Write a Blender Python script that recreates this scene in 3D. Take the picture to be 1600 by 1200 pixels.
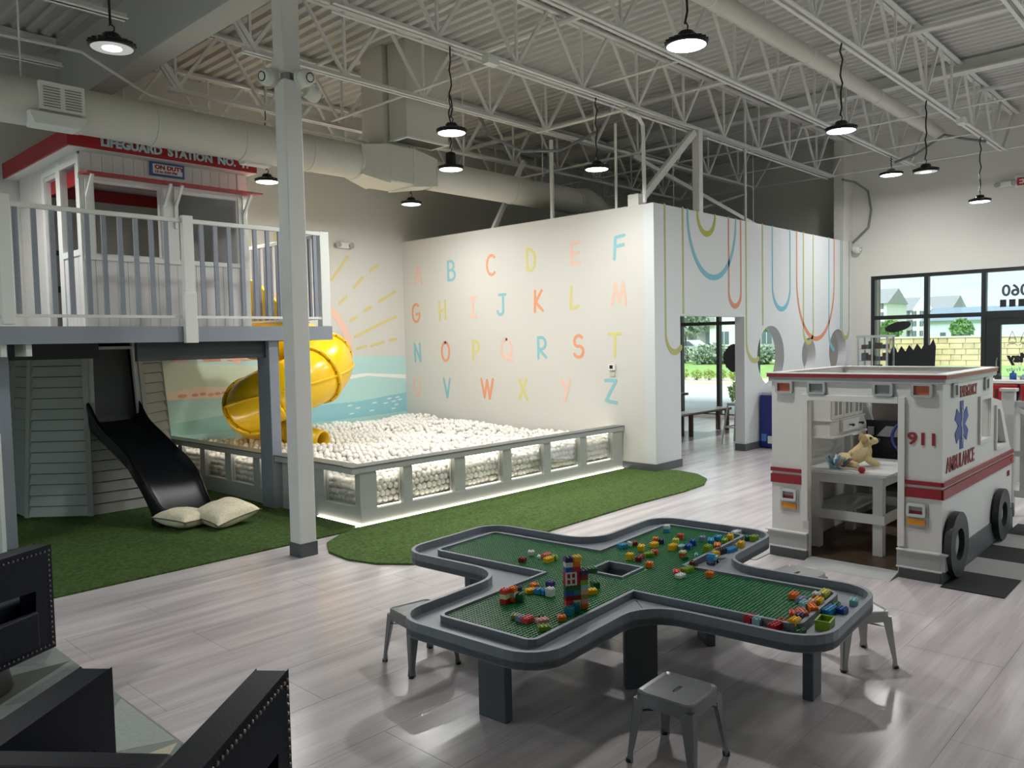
import bpy, bmesh, math, random
from mathutils import Vector, Matrix
random.seed(7)
PI = math.pi
S = bpy.context.scene
COL = S.collection
for o in list(bpy.data.objects):
    bpy.data.objects.remove(o)

# ------------------------------------------------------------------ camera
yaw, pitch, roll = 0.75630775, -0.05336545, -0.02073398
fw = Vector((math.cos(pitch)*math.cos(yaw), math.cos(pitch)*math.sin(yaw), math.sin(pitch)))
rt = fw.cross(Vector((0, 0, 1))).normalized(); up = rt.cross(fw)
r2 = rt*math.cos(roll) + up*math.sin(roll); u2 = up*math.cos(roll) - rt*math.sin(roll)
cd = bpy.data.cameras.new('camera'); cam = bpy.data.objects.new('camera', cd); COL.objects.link(cam)
cam.matrix_world = Matrix(((r2.x, u2.x, -fw.x, 0), (r2.y, u2.y, -fw.y, 0), (r2.z, u2.z, -fw.z, 1.68), (0, 0, 0, 1)))
cd.sensor_width = 36; cd.lens = 1241.34/1600*36; cd.clip_start = .02; cd.clip_end = 500
S.camera = cam

# ------------------------------------------------------------------ world, exposure, light levels
W = bpy.data.worlds.new('sky'); S.world = W; W.use_nodes = True
wn = W.node_tree.nodes; bg = wn['Background']
bg.inputs[0].default_value = (.77, .93, 1.0, 1); bg.inputs[1].default_value = 1.05
S.view_settings.view_transform = 'Standard'; S.view_settings.look = 'None'
S.view_settings.gamma = 1; S.view_settings.use_curve_mapping = False
S.view_settings.exposure = 0.45
LAMP_W = 29.0      # each high bay lamp
STRIP = 9.0        # LED strips of the ball pit
sd = bpy.data.lights.new('sun', 'SUN'); sd.energy = 4.0; sd.angle = .6; sd.color = (1, .97, .9)
so = bpy.data.objects.new('sun', sd); COL.objects.link(so); so.rotation_euler = Vector((.55, .15, -.82)).to_track_quat('-Z', 'Y').to_euler(); so.location = (30, 0, 20)

# ------------------------------------------------------------------ materials
def lin(c):
    return tuple((v/12.92 if v <= .04045 else ((v+.055)/1.055)**2.4) for v in c)
def hexc(h):
    return lin(tuple(int(h[i:i+2], 16)/255 for i in (0, 2, 4)))
MATS = {}
def M(name, col, rough=.5, metal=0, noise=0, nscale=8, bump=0, bscale=60, stretch=None, rand=0, coat=0, emit=0, spec=.5, trans=0):
    if name in MATS: return MATS[name]
    m = bpy.data.materials.new(name); m.use_nodes = True; nt = m.node_tree; N = nt.nodes; L = nt.links
    b = N['Principled BSDF']
    c = hexc(col) if isinstance(col, str) else col
    b.inputs['Base Color'].default_value = (*c, 1); b.inputs['Roughness'].default_value = rough
    b.inputs['Metallic'].default_value = metal; b.inputs['Coat Weight'].default_value = coat
    b.inputs['Specular IOR Level'].default_value = spec
    b.inputs['Transmission Weight'].default_value = trans
    if emit:
        b.inputs['Emission Color'].default_value = (*c, 1); b.inputs['Emission Strength'].default_value = emit
    src = None
    g = N.new('ShaderNodeNewGeometry')
    def vec(sc):
        mp = N.new('ShaderNodeMapping'); mp.inputs['Scale'].default_value = sc
        L.new(g.outputs['Position'], mp.inputs['Vector']); return mp
    st = stretch or (1, 1, 1)
    if noise or rand:
        nz = N.new('ShaderNodeTexNoise'); nz.inputs['Scale'].default_value = nscale; nz.inputs['Detail'].default_value = 4
        L.new(vec(st).outputs[0], nz.inputs['Vector'])
        rp = N.new('ShaderNodeMapRange'); rp.inputs[1].default_value = .3; rp.inputs[2].default_value = .7
        rp.inputs[3].default_value = 1-noise; rp.inputs[4].default_value = 1+noise
        L.new(nz.outputs[0], rp.inputs[0])
        val = rp.outputs[0]
        if rand:
            oi = N.new('ShaderNodeObjectInfo'); mr = N.new('ShaderNodeMapRange')
            mr.inputs[3].default_value = 1-rand; mr.inputs[4].default_value = 1+rand
            L.new(oi.outputs['Random'], mr.inputs[0])
            mu = N.new('ShaderNodeMath'); mu.operation = 'MULTIPLY'; L.new(val, mu.inputs[0]); L.new(mr.outputs[0], mu.inputs[1]); val = mu.outputs[0]
        mx = N.new('ShaderNodeVectorMath'); mx.operation = 'SCALE'; mx.inputs[0].default_value = c
        L.new(val, mx.inputs['Scale']); L.new(mx.outputs[0], b.inputs['Base Color'])
    if bump:
        n2 = N.new('ShaderNodeTexNoise'); n2.inputs['Scale'].default_value = bscale; n2.inputs['Detail'].default_value = 3
        L.new(vec(st).outputs[0], n2.inputs['Vector'])
        bp = N.new('ShaderNodeBump'); bp.inputs['Strength'].default_value = bump; bp.inputs['Distance'].default_value = .01
        L.new(n2.outputs[0], bp.inputs['Height']); L.new(bp.outputs[0], b.inputs['Normal'])
    MATS[name] = m; return m
def glass(name, tint=(1, 1, 1), gl=.08):
    if name in MATS: return MATS[name]
    m = bpy.data.materials.new(name); m.use_nodes = True; nt = m.node_tree; N = nt.nodes; L = nt.links
    N.remove(N['Principled BSDF']); out = N['Material Output']
    t = N.new('ShaderNodeBsdfTransparent'); t.inputs[0].default_value = (*tint, 1)
    g = N.new('ShaderNodeBsdfGlossy'); g.inputs['Roughness'].default_value = .02
    lw = N.new('ShaderNodeLayerWeight'); lw.inputs[0].default_value = .25
    mr = N.new('ShaderNodeMapRange'); mr.inputs[3].default_value = gl*.5; mr.inputs[4].default_value = .6
    mix = N.new('ShaderNodeMixShader'); L.new(lw.outputs['Fresnel'], mr.inputs[0]); L.new(mr.outputs[0], mix.inputs[0])
    L.new(t.outputs[0], mix.inputs[1]); L.new(g.outputs[0], mix.inputs[2]); L.new(mix.outputs[0], out.inputs[0])
    MATS[name] = m; return m

white = M('white_paint', 'dfe0da', .55, bump=.02)
wallm = M('wall_paint', 'd4d2cb', .6, noise=.01, nscale=.6, bump=.02, bscale=120)
steelw = M('white_steel', 'e0dfdb', .5, noise=.03, nscale=3)
lid_dark = M('dark_lid_tone', '6a6964', .7)  # dark tone of the lid added over the partition room
greyp = M('grey_paint', '8b909a', .45, noise=.02, nscale=3)
greyd = M('dark_grey_paint', '5a5e63', .5)
blk = M('black_plastic', '0c0d0f', .35)
red = M('red_paint', 'a01822', .45)

# ------------------------------------------------------------------ mesh builder
FR = {}
def frame(o): return FR.get(o.name, Matrix.Identity(4)) if o else Matrix.Identity(4)
class MB:
    def __init__(s): s.v = []; s.f = []
    def add(s, vs, fs):
        k = len(s.v); s.v += [Vector(v) for v in vs]; s.f += [tuple(i+k for i in f) for f in fs]; return s
    def box(s, x0, x1, y0, y1, z0, z1):
        if s.f:      # later boxes of a part stand a hair proud, so lapped joints never share a face
            s.nb = getattr(s, 'nb', 0)+1; e = .00025*(s.nb % 5); x0 -= e; x1 += e; y0 -= e; y1 += e; z1 += e
        return s.add([(x, y, z) for z in (z0, z1) for y in (y0, y1) for x in (x0, x1)],
                     [(0, 2, 3, 1), (4, 5, 7, 6), (0, 1, 5, 4), (2, 6, 7, 3), (0, 4, 6, 2), (1, 3, 7, 5)])
    def cbox(s, c, d, m=None):
        b = MB().box(-d[0]/2, d[0]/2, -d[1]/2, d[1]/2, -d[2]/2, d[2]/2)
        m = m or Matrix.Identity(3); c = Vector(c)
        return s.add([c + m @ v for v in b.v], b.f)
    def bar(s, a, b, w, h):            # rectangular bar from a to b
        a = Vector(a); b = Vector(b); d = (b-a); l = d.length; d.normalize()
        r = d.cross(Vector((0, 0, 1)))
        if r.length < .01: r = Vector((0, 1, 0)) if abs(d.z) > .9 else Vector((1, 0, 0))
        r.normalize(); u = r.cross(d)
        vs = [p + r*(sx*w/2) + u*(sz*h/2) for p in (a, b) for sx, sz in ((-1, -1), (1, -1), (1, 1), (-1, 1))]
        return s.add(vs, [(3, 2, 1, 0), (4, 5, 6, 7), (0, 1, 5, 4), (1, 2, 6, 5), (2, 3, 7, 6), (3, 0, 4, 7)])
    def tube(s, path, r, n=10, cap=True):
        P = [Vector(p) for p in path]; R = r if isinstance(r, (list, tuple)) else [r]*len(P)
        t0 = (P[1]-P[0]).normalized(); a = t0.orthogonal().normalized(); rings = []
        for i, p in enumerate(P):
            t = (P[min(i+1, len(P)-1)] - P[max(i-1, 0)]).normalized()
            a = (a - t*a.dot(t)).normalized(); b = t.cross(a)
            rings.append([p + (a*math.cos(2*PI*k/n) + b*math.sin(2*PI*k/n))*R[i] for k in range(n)])
        vs = [v for rg in rings for v in rg]; fs = []
        for i in range(len(P)-1):
            for k in range(n):
                k2 = (k+1) % n; fs.append((i*n+k, i*n+k2, (i+1)*n+k2, (i+1)*n+k))
        if cap: fs += [tuple(reversed(range(n))), tuple((len(P)-1)*n+k for k in range(n))]
        return s.add(vs, fs)
    def cyl(s, a, b, r, n=16, r1=None): return s.tube([a, b], [r, r if r1 is None else r1], n)
    def lathe(s, prof, c=(0, 0, 0), n=24):   # prof [(r,z)]
        c = Vector(c); vs = []; fs = []
        for r, z in prof: vs += [c + Vector((r*math.cos(2*PI*k/n), r*math.sin(2*PI*k/n), z)) for k in range(n)]
        for i in range(len(prof)-1):
            for k in range(n):
                k2 = (k+1) % n; fs.append((i*n+k, i*n+k2, (i+1)*n+k2, (i+1)*n+k))
        return s.add(vs, fs)
    def prism(s, poly, h0, h1, ax='z'):     # poly 2D; extruded along axis ax
        def m(p, h):
            return {'z': (p[0], p[1], h), 'y': (p[0], h, p[1]), 'x': (h, p[0], p[1])}[ax]
        n = len(poly); vs = [m(p, h0) for p in poly] + [m(p, h1) for p in poly]
        fs = [tuple(reversed(range(n))), tuple(range(n, 2*n))] + [(i, (i+1) % n, (i+1) % n+n, i+n) for i in range(n)]
        return s.add(vs, fs)
    def ball(s, c, r, n=10, m=6, sc=(1, 1, 1)):
        c = Vector(c); vs = [c+Vector((0, 0, -r*sc[2]))]; fs = []
        for j in range(1, m):
            t = -PI/2+PI*j/m
            vs += [c + Vector((r*sc[0]*math.cos(t)*math.cos(2*PI*k/n), r*sc[1]*math.cos(t)*math.sin(2*PI*k/n), r*sc[2]*math.sin(t))) for k in range(n)]
        vs.append(c+Vector((0, 0, r*sc[2]))); e = len(vs)-1
        for k in range(n):
            k2 = (k+1) % n; fs.append((0, 1+k2, 1+k)); fs.append((e, e-n+k, e-n+k2))
            for j in range(m-2): fs.append((1+j*n+k, 1+j*n+k2, 1+(j+1)*n+k2, 1+(j+1)*n+k))
        return s.add(vs, fs)
    def join(s, o, mt=None):
        return s.add([(mt @ v) if mt else v for v in o.v], o.f)
    def build(s, name, mat, parent=None, smooth=False, bevel=0, sub=0, fix=True, seg=2):
        inv = frame(parent).inverted()
        me = bpy.data.meshes.new(name); me.from_pydata([tuple(inv @ v) for v in s.v], [], s.f); me.update()
        if fix and len(s.f) < 60000:
            bm = bmesh.new(); bm.from_mesh(me); bmesh.ops.recalc_face_normals(bm, faces=bm.faces); bm.to_mesh(me); bm.free()
        me.materials.append(mat)
        if smooth:
            for p in me.polygons: p.use_smooth = True
            if smooth == 'auto': me.set_sharp_from_angle(angle=math.radians(40))
        o = bpy.data.objects.new(name, me); COL.objects.link(o)
        if parent: o.parent = parent
        FR[o.name] = frame(parent)
        if bevel:
            b = o.modifiers.new('bevel', 'BEVEL'); b.width = bevel; b.segments = seg; b.limit_method = 'ANGLE'
        if sub:
            b = o.modifiers.new('sub', 'SUBSURF'); b.levels = sub; b.render_levels = sub
        return o
def thing(name, label, cat, loc=(0, 0, 0), rotz=0, group=None):
    o = bpy.data.objects.new(name, None); COL.objects.link(o); o.location = loc; o.rotation_euler = (0, 0, rotz)
    o['label'] = label; o['category'] = cat; o.empty_display_size = .1
    if group: o['group'] = group
    FR[o.name] = Matrix.Translation(loc) @ Matrix.Rotation(rotz, 4, 'Z'); return o
def tag(o, label, cat, group=None):
    o['label'] = label; o['category'] = cat
    if group: o['group'] = group
    return o
def struct(o): o['kind'] = 'structure'; return o
def stuff(o): o['kind'] = 'stuff'; return o
def lab(o, t): o['label'] = t; return o
def dup(root, loc, rotz=0, label=None):
    r = root.copy(); COL.objects.link(r); r.location = loc; r.rotation_euler = (0, 0, rotz)
    if label: r['label'] = label
    def rec(src, dst):
        for ch in src.children:
            c = ch.copy(); COL.objects.link(c); c.parent = dst; rec(ch, c)
    rec(root, r); FR[r.name] = Matrix.Translation(loc) @ Matrix.Rotation(rotz, 4, 'Z'); return r
def copy_part(o, parent, off):
    c = o.copy(); COL.objects.link(c); c.parent = parent; c.location = Vector(o.location)+Vector(off); return c
# matrices that stand flat art on a wall: local x = reading direction, y = up, z = out of the wall
def face(loc, d):
    X, Z = {'-y': ((1, 0, 0), (0, -1, 0)), '-x': ((0, -1, 0), (-1, 0, 0)), '+x': ((0, 1, 0), (1, 0, 0))}[d]
    X = Vector(X); Z = Vector(Z); Y = Vector((0, 0, 1)); l = Vector(loc)
    return Matrix(((X.x, Y.x, Z.x, l.x), (X.y, Y.y, Z.y, l.y), (X.z, Y.z, Z.z, l.z), (0, 0, 0, 1)))
def text_mb(txt, size, ext=.003, bold=0, wscale=1, align='LEFT'):
    c = bpy.data.curves.new('t', 'FONT'); c.body = txt; c.size = size; c.extrude = ext; c.offset = bold; c.align_x = align; c.resolution_u = 3
    o = bpy.data.objects.new('t', c); COL.objects.link(o); bpy.context.view_layer.update()
    dg = bpy.context.evaluated_depsgraph_get(); me = bpy.data.meshes.new_from_object(o.evaluated_get(dg))
    b = MB().add([(v.co.x*wscale, v.co.y, v.co.z) for v in me.vertices], [tuple(p.vertices) for p in me.polygons])
    bpy.data.objects.remove(o); bpy.data.curves.remove(c); bpy.data.meshes.remove(me); return b
def stroke(lines, w, th=.003, wf=None, n=10):   # flat rounded brush strokes in local xy
    b = MB(); brk = []
    for pts in lines:
        cur = [pts[0]]
        for i in range(1, len(pts)-1):
            cur.append(pts[i]); a = Vector(pts[i])-Vector(pts[i-1]); c = Vector(pts[i+1])-Vector(pts[i])
            if a.length > 1e-6 and c.length > 1e-6 and a.angle(c) > .8: brk.append(cur); cur = [pts[i]]
        cur.append(pts[-1]); brk.append(cur)
    for bi, pts in enumerate(brk):
        P = [Vector((p[0], p[1], 0)) for p in pts]; k = 0
        L = []; R = []
        for i, p in enumerate(P):
            t = P[min(i+1, len(P)-1)]-P[max(i-1, 0)]
            t = t.normalized() if t.length > 1e-6 else Vector((1, 0, 0)); nn = Vector((-t.y, t.x, 0))
            ww = (wf(p) if wf else w)/2
            L.append(p+nn*ww); R.append(p-nn*ww)
        w0 = (wf(P[0]) if wf else w)/2; w1 = (wf(P[-1]) if wf else w)/2
        t = (P[1]-P[0]).normalized(); a = math.atan2(t.y, t.x)
        c0 = [P[0]+Vector((math.cos(a+PI/2+PI*j/6), math.sin(a+PI/2+PI*j/6), 0))*w0 for j in range(1, 6)]
        t = (P[-1]-P[-2]).normalized(); a = math.atan2(t.y, t.x)
        c1 = [P[-1]+Vector((math.cos(a-PI/2+PI*j/6), math.sin(a-PI/2+PI*j/6), 0))*w1 for j in range(1, 6)]
        for z in (0, th+.0004*bi):
            base = len(b.v); m = len(P)
            b.v += [v+Vector((0, 0, z)) for v in L+R+c0+c1]
            for i in range(m-1): b.f.append((base+i, base+m+i, base+m+i+1, base+i+1))
            b.f.append((base, *[base+2*m+j for j in range(5)], base+m))
            b.f.append((base+m-1+m, *[base+2*m+5+j for j in range(5)], base+m-1))
        # rim
        A = len(b.v)-2*(2*m+10)
        loop = [*range(0, m)][::-1] + [2*m+j for j in range(5)] + [*range(m, 2*m)] + [2*m+5+j for j in range(5)]
        q = 2*m+10
        for i in range(len(loop)):
            i2 = (i+1) % len(loop); b.f.append((A+loop[i], A+loop[i2], A+q+loop[i2], A+q+loop[i]))
    return b
def arc(cx, cy, rx, ry, a0, a1, n=14):
    return [(cx+rx*math.cos(math.radians(a0+(a1-a0)*i/n)), cy+ry*math.sin(math.radians(a0+(a1-a0)*i/n))) for i in range(n+1)]
def rrect(x0, x1, y0, y1, r, n=5):
    return (arc(x1-r, y0+r, r, r, -90, 0, n)+arc(x1-r, y1-r, r, r, 0, 90, n)+arc(x0+r, y1-r, r, r, 90, 180, n)+arc(x0+r, y0+r, r, r, 180, 270, n))
def holed(outer, holes, t):   # sheet with holes, in local xy, thickness t along z
    c = bpy.data.curves.new('h', 'CURVE'); c.dimensions = '2D'; c.fill_mode = 'BOTH'; c.extrude = t/2
    for pl in [outer]+holes:
        s = c.splines.new('POLY'); s.points.add(len(pl)-1); s.use_cyclic_u = True
        for p, q in zip(s.points, pl): p.co = (q[0], q[1], 0, 1)
    o = bpy.data.objects.new('h', c); COL.objects.link(o); bpy.context.view_layer.update()
    me = bpy.data.meshes.new_from_object(o.evaluated_get(bpy.context.evaluated_depsgraph_get()))
    b = MB().add([v.co for v in me.vertices], [tuple(p.vertices) for p in me.polygons])
    bpy.data.objects.remove(o); bpy.data.curves.remove(c); bpy.data.meshes.remove(me); return b

# ================================================================== SETTING
# floor with vinyl planks running along X
fb = struct(MB().box(-3, 15.15, -4, 10.55, -.1, -.002).build('floor', M('floor_base', 'a8a2a0', .3, noise=.1, nscale=1.2, stretch=(.8, 9, 1))))
def floor_mat():
    m = M('vinyl_plank', 'ada7a5', .22, rand=.07, noise=.06)
    nt = m.node_tree; N = nt.nodes; L = nt.links; b = N['Principled BSDF']
    g = N['Geometry']
    def nz(sc, s, d=5):
        mp = N.new('ShaderNodeMapping'); mp.inputs['Scale'].default_value = sc; L.new(g.outputs['Position'], mp.inputs[0])
        n = N.new('ShaderNodeTexNoise'); n.inputs['Scale'].default_value = s; n.inputs['Detail'].default_value = d; L.new(mp.outputs[0], n.inputs[0]); return n
    a = nz((.45, 6, 1), 1.6); c = nz((1.2, 40, 1), 2.0)
    ad = N.new('ShaderNodeMath'); ad.operation = 'MULTIPLY_ADD'; ad.inputs[1].default_value = .35; L.new(c.outputs[0], ad.inputs[0]); L.new(a.outputs[0], ad.inputs[2])
    cr = N.new('ShaderNodeValToRGB'); e = cr.color_ramp.elements
    e[0].position = .42; e[0].color = (*hexc('b2abad'), 1); e[1].position = .92; e[1].color = (*hexc('dcd6d6'), 1)
    x = cr.color_ramp.elements.new(.66); x.color = (*hexc('c8c0c1'), 1)
    L.new(ad.outputs[0], cr.inputs[0])
    oi = N['Object Info']; mr = N.new('ShaderNodeMapRange'); mr.inputs[3].default_value = .965; mr.inputs[4].default_value = 1.03
    L.new(oi.outputs['Random'], mr.inputs[0])
    sc = N.new('ShaderNodeVectorMath'); sc.operation = 'SCALE'; L.new(cr.outputs[0], sc.inputs[0]); L.new(mr.outputs[0], sc.inputs['Scale'])
    L.new(sc.outputs[0], b.inputs['Base Color'])
    return m
fm = floor_mat()
fb.data.materials[0] = fm
PW, PL_ = .46, 1.5
pk = None; cnt = 0
for j in range(-1, 14):
    y = j*PW-.02
    for i in range(-1, 9):
        x = i*PL_ + (.55 if j % 2 else 0)
        cx, cy = x+PL_/2, y+PW/2
        if cx < .3 or cy < .3 or cx > 11.5: continue
        if not (-.1 < cy/cx < 14): continue
        if cy > 6.1 and cx < 8.4: continue
        if pk is None:
            pk = MB().box(.0012, PL_-.0012, .0012, PW-.0012, -.006, 0).build('floor_plank', fm, fb)
            pk.location = (x, y, 0)
        else:
            c = pk.copy(); COL.objects.link(c); c.location = (x, y, 0)
        cnt += 1

# walls
ZT = 5.26
struct(MB().box(-3.1, 15.15, 10.4, 10.55, 0, ZT).build('wall_left', wallm))
wl = bpy.data.objects['wall_left']
wb = holed([(-4, 0), (10.4, 0), (10.4, ZT), (-4, ZT)], [[(2.64, .06), (8.5, .06), (8.5, 3.3), (2.64, 3.3)]], .1)
struct(MB().join(wb, Matrix(((0, 0, 1, -3.05), (1, 0, 0, 0), (0, 1, 0, 0), (0, 0, 0, 1)))).build('wall_back', wallm))
wr = holed([(-3.1, 0), (15.15, 0), (15.15, ZT), (-3.1, ZT)], [[(6.2, .06), (12, .06), (12, 3.3), (6.2, 3.3)]], .1)
struct(MB().join(wr, Matrix(((1, 0, 0, 0), (0, 0, -1, -4.05), (0, 1, 0, 0), (0, 0, 0, 1)))).build('wall_right', wallm))
EX = 15.0
# end wall: two glazed openings (yl..yh, z0..z1)
holes = [[(y, z) for y, z in ((-3.2, .06), (5.17, .06), (5.17, 2.72), (-3.2, 2.72))],
         [(y, z) for y, z in ((6.85, .06), (10.1, .06), (10.1, 2.72), (6.85, 2.72))]]
we = holed([(-4, 0), (10.4, 0), (10.4, ZT), (-4, ZT)], holes, .3)
mt = Matrix(((0, 0, 1, EX+.15), (1, 0, 0, 0), (0, 1, 0, 0), (0, 0, 0, 1)))
struct(MB().join(we, mt).build('wall_end', wallm))
struct(MB().box(14.6, 15.0, 5.5, 5.68, 3.36, 5.15).build('trim_1', wallm))
# storefront frames
wf = M('black_window_frame', '15171a', .4)
gl = glass('window_glass', (.93, .98, .98))
def storefront(name, ys, y0, y1, door=None):
    f = struct(MB().box(EX+.02, EX+.14, y0, y1, .0, .08).box(EX+.02, EX+.14, y0, y1, 2.66, 2.74).build(name, wf))
    for y in ys: MB().box(EX+.02, EX+.14, y-.035, y+.035, .08, 2.66).build('mullion', wf, f, bevel=.004)
    ys2 = sorted(ys)
    for a, b in zip(ys2[:-1], ys2[1:]):
        zt = 1.97
        if door and door[0] < (a+b)/2 < door[1]:
            MB().box(EX+.02, EX+.14, a+.035, b-.035, 1.90, 2.02).build('transom', wf, f)
            MB().box(EX+.07, EX+.08, a+.035, b-.035, 2.02, 2.66).build('pane', gl, f); continue
        MB().box(EX+.02, EX+.14, a+.035, b-.035, zt-.035, zt+.035).build('transom', wf, f)
        MB().box(EX+.07, EX+.08, a+.035, b-.035, 2.005, 2.66).build('pane', gl, f)
        MB().box(EX+.07, EX+.08, a+.035, b-.035, .08, 1.935).build('pane', gl, f)
    return f
win1 = storefront('window_1', [5.14, 4.25, 3.37, 2.3, 1.2, .1, -1.0, -2.1, -3.17], -3.2, 5.17, door=(2.3, 3.37))
win2 = storefront('window_2', [10.07, 9.15, 8.25, 7.4, 6.88], 6.85, 10.1)
w3 = struct(MB().box(6.2, 12, -4.09, -4.01, 2.0, 2.06).box(6.2, 12, -4.09, -4.01, .02, .1).box(6.2, 12, -4.09, -4.01, 3.26, 3.34).build('window_3', wf))
for k in range(5): MB().box(6.2+k*1.45-.03, 6.2+k*1.45+.03, -4.09, -4.01, .06, 3.3).build('mullion', wf, w3)
MB().box(6.2, 12, -4.055, -4.045, .06, 3.3).build('pane', gl, w3)
w4 = struct(MB().box(-3.09, -3.01, 2.64, 8.5, 2.0, 2.06).box(-3.09, -3.01, 2.64, 8.5, .02, .1).box(-3.09, -3.01, 2.64, 8.5, 3.26, 3.34).build('window_4', wf))
for k in range(5): MB().box(-3.09, -3.01, 2.64+k*1.46-.03, 2.64+k*1.46+.03, .06, 3.3).build('mullion', wf, w4)
MB().box(-3.055, -3.045, 2.64, 8.5, .06, 3.3).build('pane', gl, w4)
dr = struct(MB().box(EX+.03, EX+.12, 3.12, 3.33, .02, 1.9).box(EX+.03, EX+.12, 2.34, 2.46, .02, 1.9).box(EX+.03, EX+.12, 2.46, 3.12, 1.79, 1.9).box(EX+.03, EX+.12, 2.46, 3.12, .02, .25).build('door_1', wf))
MB().box(EX+.07, EX+.08, 2.46, 3.12, .25, 1.79).build('pane', gl, dr)
MB().tube([(EX-.0, 3.16, .85), (EX-.05, 3.16, .9), (EX-.05, 3.16, 1.2), (EX, 3.16, 1.25)], .012, 8).build('door_handle', M('brushed_metal', 'b0b0b0', .3, 1), dr)
# window lettering (reads from outside)
vin = M('grey_vinyl', '3b4650', .6); vblk = M('black_vinyl', '0d1114', .6)
MB().join(text_mb('4060', .26, .002, .006), face((EX+.065, 2.60, 2.26), '+x')).build('window_number', vin, win1)
for k in range(3): MB().box(EX+.06, EX+.064, 2.79+k*.13-.0, 2.88+k*.13, 2.08, 2.2).build('vinyl_square', vblk, win1)
MB().join(text_mb('abaPlay', .2, .002, .012), face((EX+.065, 2.43, 1.18), '+x')).build('door_lettering', vblk, dr)
MB().join(text_mb('Monday to Friday', .085, .001), face((EX+.065, 2.44, 1.03), '+x')).build('door_lettering', vin, dr)
MB().join(text_mb('Saturday and Sunday', .075, .001), face((EX+.065, 2.44, .9), '+x')).build('door_lettering', vin, dr)
for k in range(3):
    cy = 2.62+k*.17
    ln = [arc(cy, 1.52, .055, .05, 0, 360), [(cy-.05, 1.55), (cy, 1.68), (cy+.05, 1.55)], arc(cy, 1.43, .075, .05, 20, 160), [(cy-.03, 1.5), (cy+.03, 1.5)]]
    MB().join(stroke(ln, .007, .001), face((EX+.066, 0, 0), '+x')).build('line_drawing', vin, dr)
# black silhouettes stuck on the glass
def blob(cy, cz, ry, rz, tilt, jag=0, n=60, seed=1):
    rr = random.Random(seed); p = []
    for i in range(n):
        a = 2*PI*i/n; k = 1+rr.uniform(-jag, jag)
        x, y = ry*k*math.cos(a), rz*k*math.sin(a)
        p.append((cy+x*math.cos(tilt)-y*math.sin(tilt), cz+x*math.sin(tilt)+y*math.cos(tilt)))
    return p
s1 = MB().prism(blob(4.70, 1.80, .22, .085, -.22), EX-.012, EX-.006, 'x').build('window_decal', vblk)
tag(s1, 'black tilted oval silhouette stuck on the storefront glass above the display case', 'decal')
jz = [(4.9, .5), (4.12, .5), (4.1, .9), (4.08, 1.45)]
for k in range(6):
    y = 4.12+k*.13; jz += [(y, 1.54+(.06 if k in (0, 5) else 0)-.02*k), (y+.06, 1.42-.02*k)] if k else [(4.12, 1.58), (4.18, 1.46)]
jz += [(4.9, 1.4)]
s2 = MB().prism(jz, EX-.012, EX-.006, 'x').build('window_decal', vblk)
tag(s2, 'black jagged topped silhouette stuck on the storefront glass beside the display case', 'decal')
s3 = MB().prism(blob(7.78, 1.25, .33, .30, 0, .05, 70, 3), EX-.012, EX-.006, 'x').build('window_decal', vblk)
tag(s3, 'black bushy round silhouette on the glass seen through the partition doorway', 'decal')

# partition box walls
PH = 3.36
pa = struct(MB().box(8.44, 8.59, 5.65, 10.4, 0, PH).build('wall_partition', wallm))
circ = lambda cx, cz, r: [(cx+r*math.cos(2*PI*i/48), cz+r*math.sin(2*PI*i/48)) for i in range(48)]
hb = holed([(8.44, 0), (9.04, 0), (9.04, 1.97), (10.80, 1.97), (10.80, 0), (15.0, 0), (15.0, PH), (8.44, PH)],
           [circ(11.67, 1.38, .46), circ(13.08, 1.36, .28), circ(14.33, 1.38, .40)], .15)
pb = struct(MB().join(hb, Matrix(((1, 0, 0, 0), (0, 0, -1, 5.575), (0, 1, 0, 0), (0, 0, 0, 1)))).build('wall_inner', M('partition_paint', 'd3d6d7', .5, bump=.02, bscale=120)))
struct(MB().box(8.59, 15, 5.65, 10.4, 3.235, 3.24).build('added_dark_lid', lid_dark))  # unseen lid, added dark so little light bounces into the void above
struct(MB().box(8.59, 15, 5.65, 10.4, 3.2, 3.234).build('ceiling_2', wallm))
bbm = M('rubber_baseboard', '55575a', .5)
struct(MB().box(8.425, 8.44, 5.485, 10.4, 0, .1).box(8.425, 9.04, 5.485, 5.5, 0, .1).build('baseboard_partition', bbm))
struct(MB().box(10.8, 15, 5.485, 5.5, 0, .1).box(10.785, 10.8, 5.485, 5.65, 0, .1).build('baseboard_inner', bbm))
struct(MB().box(14.985, 15, -4, 5.5, 0, .06).build('baseboard_end', bbm))

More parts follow.
